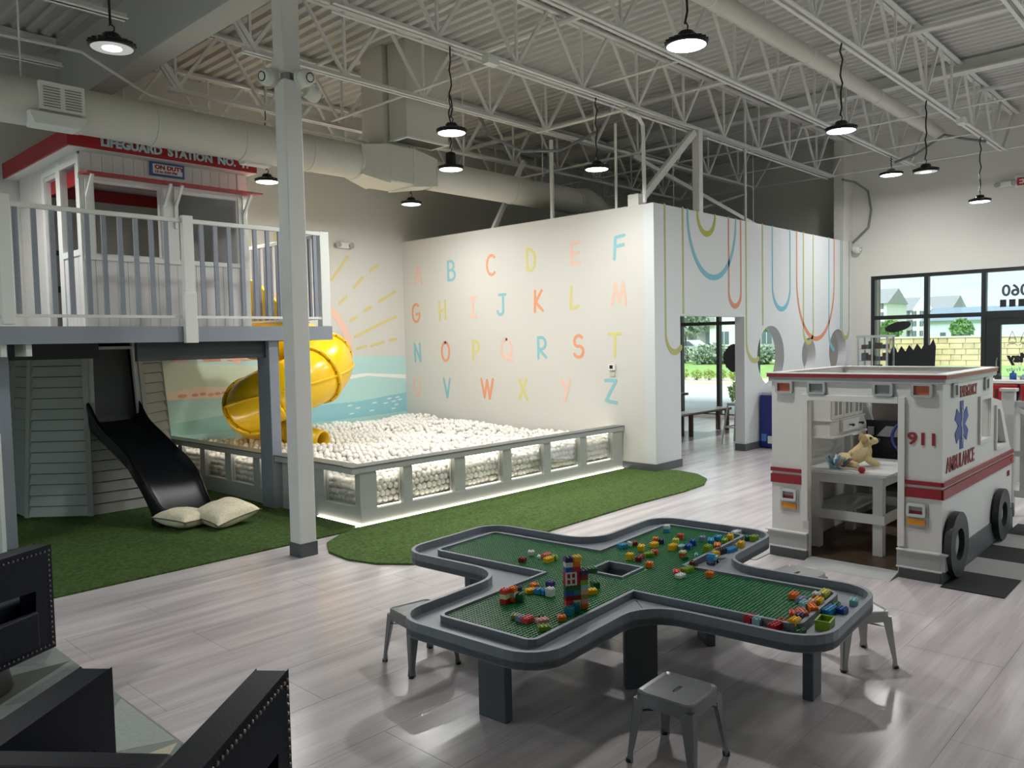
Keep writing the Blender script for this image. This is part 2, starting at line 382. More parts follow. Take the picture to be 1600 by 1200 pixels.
# painted letters on the alphabet wall
ac = {'b': M('letter_blue', '8fc3cb', .6), 'o': M('letter_orange', 'e8a07a', .6), 'p': M('letter_peach', 'ecc4b2', .6), 'y': M('letter_yellow', 'd8d086', .6)}
A_ = arc
GL = {
 'A': ([[(0, 0), (.3, 1), (.6, 0)], [(.12, .35), (.48, .35)]]), 'B': [[(.05, 0), (.05, 1)], [(.05, 1)]+A_(.25, .76, .25, .24, 90, -90)+[(.05, .52)], [(.05, .52)]+A_(.3, .26, .28, .26, 90, -90)+[(.05, 0)]],
 'C': [A_(.35, .5, .33, .5, 50, 310)], 'D': [[(.05, 0), (.05, 1)], [(.05, 1)]+A_(.15, .5, .42, .5, 80, -90)+[(.05, 0)]],
 'E': [[(.5, 1), (.05, .96), (.05, 0), (.5, .03)], [(.05, .5), (.45, .53)]], 'F': [[(.55, 1), (.07, .95), (0, 0)], [(.05, .55), (.5, .6)]],
 'G': [A_(.32, .5, .32, .5, 50, 330)+[(.62, .48), (.35, .42)]], 'H': [[(.05, 0), (0, 1)], [(.5, .05), (.5, 1)], [(.03, .45), (.5, .55)]],
 'I': [[(.3, 0), (.3, 1)], [(.08, 1), (.52, 1)], [(.08, 0), (.52, 0)]], 'J': [[(.15, 1), (.6, 1)], [(.42, 1), (.42, .25)]+A_(.22, .22, .2, .22, 0, -170)],
 'K': [[(.05, 0), (.08, 1)], [(.5, 1), (.1, .45), (.55, .05)]], 'L': [[(.1, 1), (.05, 0), (.5, .1)]],
 'M': [[(0, 0), (.2, .95), (.4, .1), (.62, 1), (.75, 0)]], 'N': [[(.05, 0), (0, 1), (.5, 0), (.45, 1)]], 'O': [A_(.3, .5, .3, .5, 90, 450, 24)],
 'P': [[(.05, 0), (.05, 1)], [(.05, 1)]+A_(.22, .72, .27, .28, 90, -90)+[(.05, .42)]], 'Q': [A_(.32, .5, .36, .5, 90, 450, 24), [(.35, .25), (.72, -.12)]],
 'R': [[(.05, 0), (.05, 1)], [(.05, 1)]+A_(.25, .72, .27, .28, 90, -90)+[(.08, .44), (.55, .03)]], 'S': [A_(.32, .74, .26, .26, 40, 250)+A_(.3, .26, .28, .26, 80, -150)],
 'T': [[(0, 1), (.62, 1)], [(.32, 1), (.3, 0)]], 'U': [[(0, 1)]+A_(.24, .28, .22, .3, 180, 360)+[(.48, 1)]], 'V': [[(0, 1), (.25, 0), (.5, 1)]],
 'W': [[(0, 1), (.22, .05), (.42, .95), (.6, 0), (.85, 1)]], 'X': [[(0, 1), (.55, 0)], [(.5, 1), (0, .05)]], 'Y': [[(0, 1), (.28, .45)], [(.5, 1), (.15, -.05)]],
 'Z': [[(0, 1), (.6, 1), (.02, .08), (.6, 0)]]}
rows = [('ABCDEF', 2.79, [10.0, 9.2, 8.33, 7.53, 6.72, 6.0], 'pboypb', 2.86), ('GHIJKLM', 2.18, [10.08, 9.42, 8.73, 8.13, 7.4, 6.75, 6.05], 'oypboyp', 2.27),
        ('NOPQRST', 1.53, [10.05, 9.38, 8.68, 8.05, 7.35, 6.7, 6.1], 'boypboy', 1.61), ('UVWXYZ', .96, [10.08, 9.35, 8.5, 7.72, 6.92, 6.17], 'pboypb', 1.0)]
cn = {'b': 'blue', 'o': 'orange', 'p': 'peach', 'y': 'yellow'}
for st, zc, ys, cs, z1 in rows:
    for k, (ch, y, c) in enumerate(zip(st, ys, cs)):
        h = .29; zz = zc + (z1-zc)*k/(len(st)-1)-h/2
        b = stroke([[(p[0]*h, p[1]*h) for p in l] for l in GL[ch]], .042, .002)
        lab(MB().join(b, face((8.439, y+.1, zz), '-x')).build('painted_letter', ac[c], pa), cn[c]+' painted letter '+ch)
th = thing('thermostat', 'small white thermostat with black screen on the alphabet wall above the blue Z', 'thermostat', (8.44, 6.15, 1.28))
MB().box(8.41, 8.44, 6.10, 6.20, 1.28, 1.36).build('housing', white, th, bevel=.004)
MB().box(8.408, 8.412, 6.13, 6.18, 1.30, 1.345).build('screen', blk, th)
MB().box(8.425, 8.44, 6.11, 6.19, 1.2, 1.26).build('wall_plate', M('beige_plastic', 'c9c5b8', .5), th, bevel=.002)

# hanging loops painted on the inner wall: (x left, x right, z bottom of curve, colour, bend radius factor)
lc = {'g': M('loop_green', 'b3b272', .6), 'G': M('loop_olive', 'a8a832', .6), 'b': M('loop_blue', '74b2c4', .6), 'o': M('loop_orange', 'd28a6b', .6)}
for x0, x1, zb, c in [(8.69, 9.12, 1.50, 'g'), (9.24, 10.55, 2.50, 'b'), (9.49, 9.96, 3.08, 'G'), (10.34, 10.70, 2.12, 'o'), (10.86, 11.39, 1.32, 'g'),
                      (11.72, 12.35, 2.10, 'b'), (12.60, 14.15, 1.62, 'o'), (12.86, 13.25, 1.56, 'g'), (13.92, 14.45, 1.42, 'b'), (14.52, 14.85, 1.62, 'g')]:
    r = (x1-x0)/2; ry = r*1.15 if r < .5 else r*1.25; cx = (x0+x1)/2
    ln = [(x0, PH-.002)] + arc(cx, zb+ry, r, ry, 180, 360, 24) + [(x1, PH-.002)]
    ww = lambda p, zb=zb, ry=ry: .036 + .04*max(0, (zb+ry-p.y)/ry)
    b = stroke([ln], .04, .002, ww)
    if x0 in (8.69,):       # clipped by the doorway edge
        b = stroke([[(x0, PH)] + arc(cx, zb+ry, r, ry, 180, 318, 20)[:-1], [(x1, PH), (x1, 2.01)]], .04, .002, ww)
    if x0 == 10.86: b = stroke([[(x0, PH)] + arc(cx, zb+ry, r, ry, 180, 300, 20)[:-1], [(x1, PH), (x1, 1.86)]], .04, .002, ww)
    if x0 == 13.92: b = stroke([[(x0, PH)] + arc(cx, zb+ry, r, ry, 180, 262, 12), [(x1, PH), (x1, 1.80)]], .04, .002, ww)
    MB().join(b, face((0, 5.4985, 0), '-y')).build('painted_loop', lc[c], pb)

# mural on the left wall
YW = 10.399
def band(name, col, top, bot, off):
    m = M('mural_'+col, col, .6)
    vs = [(x, YW-off, z) for x, z in top+bot[::-1]]
    pts = [(x, z) for x, z in top+bot[::-1]]
    return MB().prism(pts, YW-off, YW-off+.001, 'y').build(name, m, wl)
band('painted_sea', 'b7dcd8', [(3.2, 1.42), (4.5, 1.53), (5.3, 1.47), (6.4, 1.49), (7.5, 1.494), (8.44, 1.468)], [(3.2, .3), (8.44, .3)], .001)
band('painted_dune', 'd3e0c8', [(3.2, 1.42), (4.5, 1.50), (5.3, 1.44), (5.9, 1.40), (6.3, 1.30)], [(3.2, 1.13), (4.5, 1.13), (5.3, 1.13), (6.3, 1.1)], .002)
band('painted_wave', 'f0efe8', [(6.3, 1.08), (7.0, 1.175), (7.6, 1.225), (8.44, 1.17)], [(6.3, 1.04), (7.0, 1.115), (7.67, 1.18), (8.44, 1.10)], .003)
band('painted_beach', 'f1dcc8', [(3.2, 1.10), (4.55, 1.12), (4.9, 1.165), (5.3, 1.13), (5.8, 1.09)], [(3.2, .98), (4.5, 1.0), (5.15, .99), (5.8, 1.0)], .003)
band('painted_wave', '93c9d1', [(6.2, .72), (6.65, .774), (7.47, .785), (8.44, .87)], [(6.2, .50), (6.65, .52), (7.46, .53), (8.44, .56)], .003)
band('painted_wave', '9cc9c2', [(3.2, .62), (4.53, .69), (5.22, .75), (6.2, .73)], [(3.2, .5), (4.53, .53), (5.7, .50), (6.2, .49)], .003)
dot = M('mural_spot', 'e8a58a', .6)
for i, (x, z) in enumerate([(4.65, 1.05), (4.82, 1.05), (4.93, 1.057), (5.04, 1.043), (5.14, 1.05), (5.24, 1.056)]):
    MB().prism(blob(x, z, .045+.02*(i == 0), .022, 0, 0, 14), YW-.005, YW-.004, 'y').build('painted_spot', dot, wl)
fl = M('mural_fleck', 'e4efe6', .6)
for x, z in [(7.3, .73), (7.45, .68), (7.33, .6), (7.78, .74), (7.72, .62), (8.0, .72), (8.08, .79), (8.17, .74), (8.25, .8), (8.3, .76), (8.22, .68), (8.16, .62)]:
    MB().prism(blob(x, z, .05, .011, .1, 0, 12), YW-.005, YW-.004, 'y').build('painted_fleck', fl, wl)
sunm = M('mural_sun', 'f0c8b6', .6); raym = M('mural_ray', 'd9cc8c', .6)
MB().join(stroke([arc(6.39, 1.5, .95, .95, 0, 180, 40)], .12, .001), face((0, YW-.002, 0), '-y')).build('painted_sun_arc', sunm, wl)
for l in [[(7.03, 2.68), (7.35, 3.055)], [(7.17, 2.33), (7.3, 2.43)], [(7.45, 2.58), (7.62, 2.74)], [(7.77, 2.85), (7.92, 2.95)], [(7.36, 2.06), (7.48, 2.12)], [(7.63, 2.22), (7.76, 2.28)],
          [(7.93, 2.37), (8.26, 2.54)], [(7.44, 1.81), (8.25, 2.13)], [(7.47, 1.617), (7.65, 1.653)], [(7.75, 1.66), (8.0, 1.72)], [(8.12, 1.74), (8.25, 1.76)], [(5.6, 3.4), (5.7, 3.1)], [(5.75, 2.95), (5.8, 2.8)],
          [(6.1, 3.3), (6.15, 2.8)], [(6.6, 3.3), (6.58, 2.8)], [(5.2, 2.9), (5.4, 2.6)]]:
    MB().join(stroke([l], .045, .001), face((0, YW-.002, 0), '-y')).build('painted_ray', raym, wl)
for x0, x1, c in ((4.5, 4.75, 'edb79e'), (4.95, 5.2, 'dd9a7c'), (5.3, 5.9, 'edb79e')):
    MB().prism([(x0, 1.5), (x1, 1.5), (x1, 1.56), (x0, 1.56)], YW-.006, YW-.005, 'y').build('painted_hill', M('mural_hill'+c, c, .6), wl)

# ------------------------------------------------------------------ roof: corrugated deck, joists, girders
dk = MB(); prof = []
x = -3.0; pit = .152
while x < 15.2:
    prof += [(x, 0), (x+.062, 0), (x+.081, .038), (x+.133, .038)]; x += pit
for k, (px, pz) in enumerate(prof): dk.v += [Vector((px, -4.1, 5.22+pz)), Vector((px, 10.5, 5.22+pz))]
dk.f = [(2*k, 2*k+1, 2*k+3, 2*k+2) for k in range(len(prof)-1)]
deckm = M('deck_paint', 'c8c6c2', .55, noise=.03, nscale=2)
ce = struct(dk.build('ceiling', deckm))
MB().box(-3.1, 15.3, -4.2, 10.6, 5.27, 5.3).build('roof_board', deckm, ce)
JX = [5.0+1.07*k for k in range(-8, 9)]
def joist(y):
    j = MB().box(3.45, 15.0, y-.065, y-.010, 5.15, 5.165).box(3.45, 15.0, y-.016, y-.010, 5.165, 5.21).box(3.45, 15.0, y+.010, y+.065, 5.15, 5.165).box(3.45, 15.0, y+.010, y+.016, 5.165, 5.21).build('roof_joist', steelw, ce)
    MB().box(-2.9, 3.2, y-.045, y+.045, 5.15, 5.21).build('top_chord', steelw, j)
    MB().box(3.85, 14.25, y-.05, y-.01, 4.45, 4.455).box(3.85, 14.25, y-.014, y-.009, 4.45, 4.50).box(3.85, 14.25, y+.01, y+.05, 4.45, 4.455).box(3.85, 14.25, y+.009, y+.014, 4.45, 4.50).build('bottom_chord', steelw, j)
    MB().box(-2.9, 2.8, y-.05, y+.05, 4.45, 4.457).box(-2.9, 2.8, y-.012, y+.012, 4.45, 4.50).build('bottom_chord', steelw, j)
    first = {}
    for X in JX:
        if 2.85 < X < 3.9 or X > 14.3: continue
        for key, a, b, w in (('v', (0, 4.48), (0, 5.17), .025), ('l', (0, 4.48), (-.50, 5.17), .03), ('r', (0, 4.48), (.50, 5.17), .035)):
            if key == 'r' and 2.2 < X < 3.0: pass
            if key not in first:
                first[key] = MB().bar((X+a[0], y, a[1]), (X+b[0], y, b[1]), w, w).build('web_member', steelw, j); first[key+'x'] = X
            else:
                copy_part(first[key], j, (X-first[key+'x'], 0, 0))
    MB().bar((3.48, y, 5.15), (4.0, y, 4.47), .05, .05).build('web_member', steelw, j)
    MB().bar((14.2, y, 4.47), (14.95, y, 5.15), .04, .04).build('web_member', steelw, j)
    return j
for y in (10.05, 8.62, 7.02, 5.57, 4.28, 2.95, 1.6, .2, -1.2, -2.6): joist(y)
# girders along Y
MB().box(3.2, 3.44, -4, 10.4, 4.43, 4.45).box(3.31, 3.33, -4, 10.4, 4.45, 5.18).box(3.2, 3.44, -4, 10.4, 5.16, 5.2).build('girder', M('girder_paint', 'b9b8b4', .55), ce)
MB().box(11.62, 11.80, -4, 10.4, 5.03, 5.05).box(11.7, 11.72, -4, 10.4, 5.05, 5.2).build('girder', steelw, ce)
# bridging lines and sprinkler pipes along Y
for X, y0, y1, z, r in [(7.28, 4.28, 5.57, 4.52, .013), (8.03, 5.57, 7.02, 4.43, .018), (11.4, -3, 10.3, 4.52, .013), (5.9, 5.57, 8.62, 4.50, .015), (9.9, 5.57, 10.3, 4.40, .018),
                        (8.9, -3, 5.57, 4.75, .013), (13.0, -3, 10.3, 4.52, .012), (14.15, -3, 10.3, 4.46, .012), (5.6, -3, 8.62, 5.08, .02), (9.85, -3, 10.3, 5.08, .04), (12.9, -3, 5.6, 5.08, .03), (6.75, -3, 8.6, 5.08, .035)]:
    MB().cyl((X, y0, z), (X, y1, z), r, 8).build('bridging_pipe', steelw, ce)
# conduits clipped under three joists
for y in (5.64, 2.88, 4.20): MB().cyl((3.9, y, 4.43), (14.2, y, 4.43), .012, 8).build('conduit', steelw, ce)
MB().tube([(2.0, 8.0, 4.42), (2.75, 7.95, 4.42), (3.35, 7.95, 4.15), (3.6, 7.95, 4.13), (6.3, 7.95, 4.13)], .014, 8).build('conduit', steelw, ce)
MB().tube([(8.0, 5.6, 4.40), (8.3, 5.6, 4.38), (8.38, 5.6, 4.30), (8.40, 5.6, 3.37)], .025, 10).build('conduit', steelw, ce)
MB().tube([(14.4, 5.45, 4.42), (14.7, 5.35, 4.4), (14.93, 5.2, 4.25), (14.96, 5.15, 3.9), (14.96, 5.2, 3.6), (14.96, 5.48, 3.35)], .02, 8).build('conduit', M('dull_grey_conduit', '77787a', .5), ce)
MB().tube([(13.2, 4.2, 4.33), (13.2, 3.9, 4.4), (13.2, 3.5, 4.62), (13.2, 3.2, 4.5), (13.2, 2.95, 4.42)], .02, 8).build('conduit', M('dull_grey_conduit', '77787a', .5), ce)
MB().tube([(7.2, 7.3, 4.6), (7.3, 7.2, 4.3), (7.6, 6.9, 4.1), (8.1, 6.7, 4.15), (8.5, 6.4, 4.4)], .02, 8).build('conduit', M('dull_grey_conduit', '77787a', .5), ce)
# posts and braces standing on the partition
for x, y in ((9.63, 5.58), (7.9+.6, 5.7)): pass
p1 = struct(MB().box(9.58, 9.68, 5.52, 5.62, PH, 4.45).build('trim_2', steelw))
p2 = struct(MB().bar((8.50, 5.8, PH), (9.55, 5.58, 4.42), .08, .08).box(8.44, 8.6, 5.72, 5.88, PH, 3.5).build('trim_3', steelw))
p3 = struct(MB().cyl((8.5, 6.1, PH), (8.5, 6.1, 4.45), .018, 8).cyl((11.05, 5.6, PH), (11.05, 5.6, 5.2), .018, 8).cyl((11.9, 5.9, 3.24), (11.9, 5.9, 5.2), .006, 6).cyl((10.2, 6.3, 3.24), (10.2, 6.3, 5.2), .006, 6).build('trim_4', steelw))
p4 = struct(MB().bar((10.2, 7.0, 4.45), (13.2, 6.0, 3.3), .06, .06).bar((11.5, 9.5, 3.3), (14.8, 7.5, 4.5), .12, .04).build('trim_5', steelw))
p5 = struct(MB().bar((8.52, 8.35, PH), (8.52+.7, 8.35, 4.45), .06, .06).bar((8.52, 7.2, PH), (8.52, 7.2, 4.45), .04, .04).build('trim_6', steelw))

# ================================================================== ARTIFICIAL TURF
turf = M('turf', '4d6335', .95, noise=.38, nscale=38, bump=1.0, bscale=180, spec=.1)
b = MB().prism([(-2.9, 5.93), (4.1, 5.93), (4.27, 6.05), (4.27, 10.39), (-2.9, 10.39)], 0, .014)
tag(b.build('artificial_turf', turf), 'straight edged green turf spread under the lifeguard platform and black slide', 'turf')
edge = [(4.22, 5.97), (3.97, 5.87), (3.74, 5.72), (3.58, 5.45), (3.55, 5.15), (3.62, 4.88), (3.80, 4.64), (4.1, 4.50), (4.6, 4.47), (5.3, 4.53), (6.6, 4.57), (7.5, 4.54), (8.0, 4.58), (8.35, 4.74), (8.58, 5.0), (8.66, 5.30), (8.62, 5.482), (8.42, 5.482), (8.42, 5.97)]
b = MB().prism(edge, 0, .016)
tag(b.build('artificial_turf', M('turf_far', '586f3d', .95, noise=.38, nscale=38, bump=1.0, bscale=180, spec=.1)), 'rounded green turf strip running along the long front of the ball pit', 'turf')

# ================================================================== WHITE STEEL COLUMN
cx, cy = 3.43, 5.58
t = thing('support_column', 'tall square white steel column with grey base band at the turf edge', 'column', (cx, cy, 0))
MB().box(cx-.075, cx+.075, cy-.075, cy+.075, .0, 3.74).box(cx-.075, cx+.075, cy-.075, cy+.075, 3.80, 4.43).build('shaft', steelw, t, bevel=.008)
MB().cyl((cx, cy, 3.7), (cx, cy, 3.85), .05, 10).build('collar', M('collar_grey', '9a9a98', .5), t)
MB().box(cx-.08, cx+.08, cy-.08, cy+.08, 0, .11).build('base_band', M('rubber_baseboard', '55575a', .5), t)
def seccam(loc, d, label):
    k = thing('security_camera', label, 'camera', loc)
    L_ = Vector(loc); d = Vector(d).normalized()
    MB().cyl(L_-d*.03, L_+d*.0, .065, 16).ball(L_+d*.03, .068, 14, 8).build('housing', white, k, 'auto')
    MB().tube([L_+d*.03, L_+d*.075, L_+d*.085], [.06, .055, .04], 16).build('barrel', white, k, 'auto')
    MB().cyl(L_+d*.082, L_+d*.089, .038, 16).build('camera_lens', blk, k, 'auto')
seccam((3.31, 5.63, 3.76), (-.8, -.2, -.12), 'white dome camera on the left side of the column top')
seccam((3.50, 5.47, 3.76), (.1, -.9, -.15), 'white dome camera on the right side of the column top facing the viewer')
seccam((3.62, 5.56, 3.70), (.9, -.1, -.4), 'white camera behind the column looking down to the right')
seccam((14.92, 5.40, 3.22), (-.2, -.9, -.1), 'small white camera at the far end of the looped wall')

# ================================================================== BALL PIT
pitg = M('pit_grey', 'b4b6b2', .5)
t = thing('ball_pit', 'low grey framed ball pit with clear panes along the alphabet wall', 'ball pit', (4.3, 6.0, 0))
PX, PY = 4.33, 6.0
MB().box(4.20, 8.43, PY-.02, PY+.11, .50, .555).box(4.22, 4.36, PY+.11, 10.39, .50, .555).build('top_rail', pitg, t, bevel=.004)
MB().box(4.19, 8.43, PY-.03, PY+.12, .555, .568).box(4.21, 4.37, PY+.12, 10.39, .555, .568).build('rail_cap', M('rail_cap_grey', '6b6d6c', .4), t, bevel=.003)
MB().box(4.30, 8.43, PY, PY+.09, .0, .145).box(4.30, 4.36, PY+.09, 10.39, 0, .17).build('bottom_board', pitg, t)
xs = [(4.30, 4.49), (4.81, 4.92), (5.48, 5.63), (6.20, 6.33), (6.88, 7.0), (7.55, 7.68), (8.22, 8.43)]
for a, b in xs: MB().box(a, b, PY+.005, PY+.085, .145, .50).build('post', pitg, t)
ys = [(6.09, 6.12), (6.60, 6.72), (7.20, 7.32), (7.62, 7.95-.0), (8.09, 8.10), (8.10, 8.60), (8.79, 8.9), (9.4, 9.5), (9.95, 10.05), (10.3, 10.39)]
ys = [(6.09, 6.12), (6.60, 6.74), (7.16, 7.30), (7.60, 7.64), (7.82, 7.95), (8.10, 8.10), (8.12, 8.60)]
ys = [(6.09, 6.10), (6.61, 6.74), (7.20, 7.33), (7.62, 7.62), (7.82, 7.95)]
yw = [(6.10, 6.60), (6.73, 7.22), (7.35, 7.84), (7.97, 8.10), ]
posts = [(6.60, 6.73), (7.27, 7.40), (7.85, 7.97), (8.08+.39, 8.62), (8.80+.28, 9.22), (9.42+.25, 9.79), (10.25, 10.39)]
posts = [(6.60, 6.78), (7.25, 7.38), (7.62+.20, 7.96), (8.46, 8.60), (9.10, 9.22), (9.70, 9.82), (10.25, 10.39)]
for a, b in posts: MB().box(4.305, 4.355, a, b, .17, .50).build('post', pitg, t)
acr = glass('acrylic', (.97, .98, .98), .05)
wx = [(a[1], b[0]) for a, b in zip(xs[:-1], xs[1:])]
for a, b in wx: MB().box(a, b, PY+.05, PY+.058, .145, .50).build('pane', acr, t)
yp = [6.10] + [v for p in posts for v in p]
for a, b in zip(yp[0::2], yp[1::2]): MB().box(4.33, 4.338, a, b, .17, .50).build('pane', acr, t)
ledm = M('led_strip', 'fff6e6', .5, emit=STRIP)
MB().box(4.29, 8.43, PY-.012, PY-.004, .004, .016).build('led_strip', ledm, t)
MB().box(4.282, 4.294, PY-.01, 6.7, .004, .014).build('led_strip', ledm, t)
MB().box(4.27, 8.43, PY-.022, PY-.012, .0, .006).build('led_ledge', white, t)
MB().box(4.40, 8.40, PY+.092, PY+.10, .47, .49).build('led_strip', M('led_strip_mid', 'fff6e6', .5, emit=9), t); MB().box(4.40, 8.40, PY+.06, PY+.068, .146, .152).build('led_strip', M('led_strip_dim', 'fff6e6', .5, emit=6), t)
MB().box(4.365, 4.375, 6.15, 10.3, .47, .49).build('led_strip', M('led_strip_mid', 'fff6e6', .5, emit=9), t)
pf = M('pit_padding', 'e8e2d6', .7)
MB().box(4.40, 8.44, 6.2, 10.39, .02, .26).build('pit_base', pf, t)
# balls: 300 single ones (front windows and front rows), the rest one heap
ballm = M('pearl_ball', 'f4f0e8', .18, coat=.5)
R_ = .034
def ico(r):
    bm = bmesh.new(); bmesh.ops.create_icosphere(bm, subdivisions=2, radius=r); bm.verts.index_update()
    v = [tuple(x.co) for x in bm.verts]; f = [tuple(x.index for x in q.verts) for q in bm.faces]; bm.free(); return v, f
iv, if_ = ico(R_)
rr = random.Random(11)
def hgt(x, y):
    s = .40 + .035*math.sin(2.1*x+.6)*math.cos(1.7*y+.3) + .022*math.sin(5.3*x+2*y) + .03*(y-6)/4.4 - .03*max(0, (5.6-x)/1.3)*(1 if y < 9 else .5)
    for qx, qy, a in ((5.7, 8.9, -.06), (8.0, 9.9, .08), (6.5, 10.0, .05), (7.9, 8.4, .06)): s += a*math.exp(-((x-qx)**2+(y-qy)**2)/.25)
    return s
singles = []; heap = []
def stack(x0, x1, y0, y1, z0, z1):
    z = z0
    row = 0
    while z < z1:
        n = int((x1-x0 if x1-x0 > y1-y0 else y1-y0)/(2*R_*.97))
        for i in range(n):
            u = (i+.5+(.5 if row % 2 else 0))*2*R_*.97
            p = (x0+u, (y0+y1)/2+rr.uniform(-.008, .01), z+rr.uniform(-.006, .006)) if x1-x0 > y1-y0 else ((x0+x1)/2+rr.uniform(-.008, .01), y0+u, z+rr.uniform(-.006, .006))
            yield p
        z += R_*1.76; row += 1
front = [p for p in stack(4.44, 8.40, 6.10, 6.16, .19, .40)]
left = [p for p in stack(4.385, 4.44, 6.2, 10.3, .20, .40)]
cand = front
cand.sort(key=lambda p: p[0]**2+p[1]**2)
singles = cand[:200]; heap += cand[200:] + left
tops = []
y = 6.14; row = 0
while y < 10.34:
    x = 4.42 + (R_ if row % 2 else 0)
    while x < 8.375:
        tops.append((x+rr.uniform(-.010, .010), y+rr.uniform(-.010, .010)))
        x += 2*R_*1.03
    y += R_*1.82; row += 1
for x, y in tops:
    h = hgt(x, y)
    p = (x, y, h+rr.uniform(-.028, .028))
    heap.append(p)
    if rr.random() < .85: heap.append((min(x+.03, 8.40), min(y+.02, 10.36), h-.066+rr.uniform(-.01, .01)))
topn = sorted([p for p in heap if p[2] > .33 and p[0] < 6.6 and p[1] < 6.6 and p[1] > 6.13], key=lambda p: p[0]**2+p[1]**2)[:100]
ts = set(topn); heap = [p for p in heap if p not in ts]; singles += topn
bme = bpy.data.meshes.new('pit_ball'); bme.from_pydata(iv, [], if_); bme.materials.append(ballm)
for p in bme.polygons: p.use_smooth = True
for p in singles:
    o = bpy.data.objects.new('pit_ball', bme); COL.objects.link(o); o.location = p
    tag(o, 'pearly white play ball in the front edge of the ball pit', 'ball', 'pearly balls at the front of the pit')
import numpy as np
V = np.array(iv); Fc = np.array(if_); P = np.array(heap)
AV = (V[None]+P[:, None]).reshape(-1, 3); AF = (Fc[None]+(np.arange(len(P))*len(V))[:, None, None]).reshape(-1, 3)
me = bpy.data.meshes.new('ball_heap'); me.vertices.add(len(AV)); me.vertices.foreach_set('co', AV.ravel())
me.loops.add(AF.size); me.loops.foreach_set('vertex_index', AF.ravel().astype(np.int32)); me.polygons.add(len(AF))
me.polygons.foreach_set('loop_start', np.arange(0, AF.size, 3, dtype=np.int32)); me.polygons.foreach_set('loop_total', np.full(len(AF), 3, dtype=np.int32))
me.update(calc_edges=True); me.polygons.foreach_set('use_smooth', [True]*len(AF)); me.materials.append(ballm)
o = bpy.data.objects.new('ball_heap', me); COL.objects.link(o); stuff(tag(o, 'heap of pearly white plastic balls filling the pit', 'balls'))

# ================================================================== LIFEGUARD PLATFORM
t = thing('play_platform', 'grey raised play platform with white railing posts and grey spindles', 'platform', (3.4, 7.3, 0))
FY = 7.30
MB().box(-.6, 3.30, FY, FY+.04, 1.74, 1.885).box(3.41, 4.93, FY, FY+.04, 1.74, 1.885).box(4.89, 4.93, FY+.04, 10.0, 1.74, 1.885).build('fascia', greyp, t)
for k in range(22):
    y = FY+.05+k*.14
    MB().box(-.6, 4.89, y, y+.135, 1.86, 1.882).build('deck_board', greyp, t)
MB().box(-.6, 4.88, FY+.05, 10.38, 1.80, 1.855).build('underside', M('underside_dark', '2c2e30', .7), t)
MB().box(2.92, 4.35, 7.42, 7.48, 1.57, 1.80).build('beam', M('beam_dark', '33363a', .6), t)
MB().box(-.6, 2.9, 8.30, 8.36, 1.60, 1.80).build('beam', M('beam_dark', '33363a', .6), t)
for x0, x1, y0, y1 in ((4.20, 4.31, 7.36, 7.60), (1.78, 1.96, 7.66, 7.84), (3.82, 3.93, 9.35, 9.45)):
    MB().box(x0, x1, y0, y1, 0, 1.80).build('post', greyp, t, bevel=.006)
for x in (1.85, 2.03):
    MB().box(x-.02, x+.02, FY+.04, FY+.36, 1.64, 1.74).build('joist_end', white, t)
# newel posts, rails, spindles
MB().box(1.84, 1.93, FY-.02, FY+.06, 1.90, 2.94).build('newel_post', white, t, bevel=.005)
MB().box(3.32, 3.42, FY-.03, FY+.03, 1.90, 2.91).box(3.30, 3.42, FY-.05, FY-.0, 1.73, 2.2).build('newel_post', white, t, bevel=.004)
MB().box(4.81, 4.92, FY-.0, FY+.09, 1.885, 2.89).build('newel_post', white, t, bevel=.005)
for a, b in ((1.93, 3.32), (3.42, 4.81), (-.6, 1.84)):
    MB().box(a, b, FY, FY+.04, 2.845, 2.885).build('hand_rail', white, t, bevel=.006)
    MB().box(a, b, FY+.01, FY+.04, 1.96, 1.985).build('bottom_rail', white, t)
MB().box(4.87, 4.91, FY+.09, 9.15, 2.845, 2.885).box(4.87, 4.90, FY+.09, 9.15, 1.96, 1.985).build('hand_rail', white, t, bevel=.005)
sp0 = None
for x in [1.97+.135*k for k in range(10)] + [3.52+.137*k for k in range(10)] + [1.84-.135*k for k in range(1, 12)]:
    if sp0 is None: sp0 = MB().box(x-.019, x+.019, FY+.012, FY+.036, 1.985, 2.845).build('spindle', greyp, t); X0 = x
    else: copy_part(sp0, t, (x-X0, 0, 0))
for k in range(13):
    y = FY+.20+k*.135
    MB().box(4.875, 4.90, y-.019, y+.019, 1.985, 2.845).build('spindle', greyp, t)

# ================================================================== LIFEGUARD STATION
t = thing('lifeguard_station', 'white lifeguard cabin with red roof trim standing on the grey platform', 'playhouse', (3.7, 8.45, 1.885))
SX0, SX1, SY, SYB, SZ0, SZ1 = 2.86, 4.60, 8.45, 10.38, 1.885, 3.64
pw = M('station_white', 'd8d4d0', .55)
fr = holed([(SX0, SZ0), (SX1, SZ0), (SX1, SZ1), (SX0, SZ1)], [[(2.98, 2.64), (3.62, 2.64), (3.62, 3.34), (2.98, 3.34)], [(3.82, 2.61), (4.48, 2.61), (4.48, 3.33), (3.82, 3.33)]], .05)
MB().join(fr, Matrix(((1, 0, 0, 0), (0, 0, -1, SY+.025), (0, 1, 0, 0), (0, 0, 0, 1)))).build('front_wall', pw, t)
lf = holed([(SY, SZ0), (8.86, SZ0), (8.86, SZ0+.01), (SYB, SZ0+.01), (SYB, SZ1), (SY, SZ1)], [[(8.60, 2.68), (8.98, 2.68), (8.98, 3.54), (8.60, 3.54)], [(9.13, 1.93), (9.48, 1.93), (9.48, 3.48), (9.13, 3.48)]], .05)
MB().join(lf, Matrix(((0, 0, 1, SX0+.025), (1, 0, 0, 0), (0, 1, 0, 0), (0, 0, 0, 1)))).build('side_wall', pw, t)
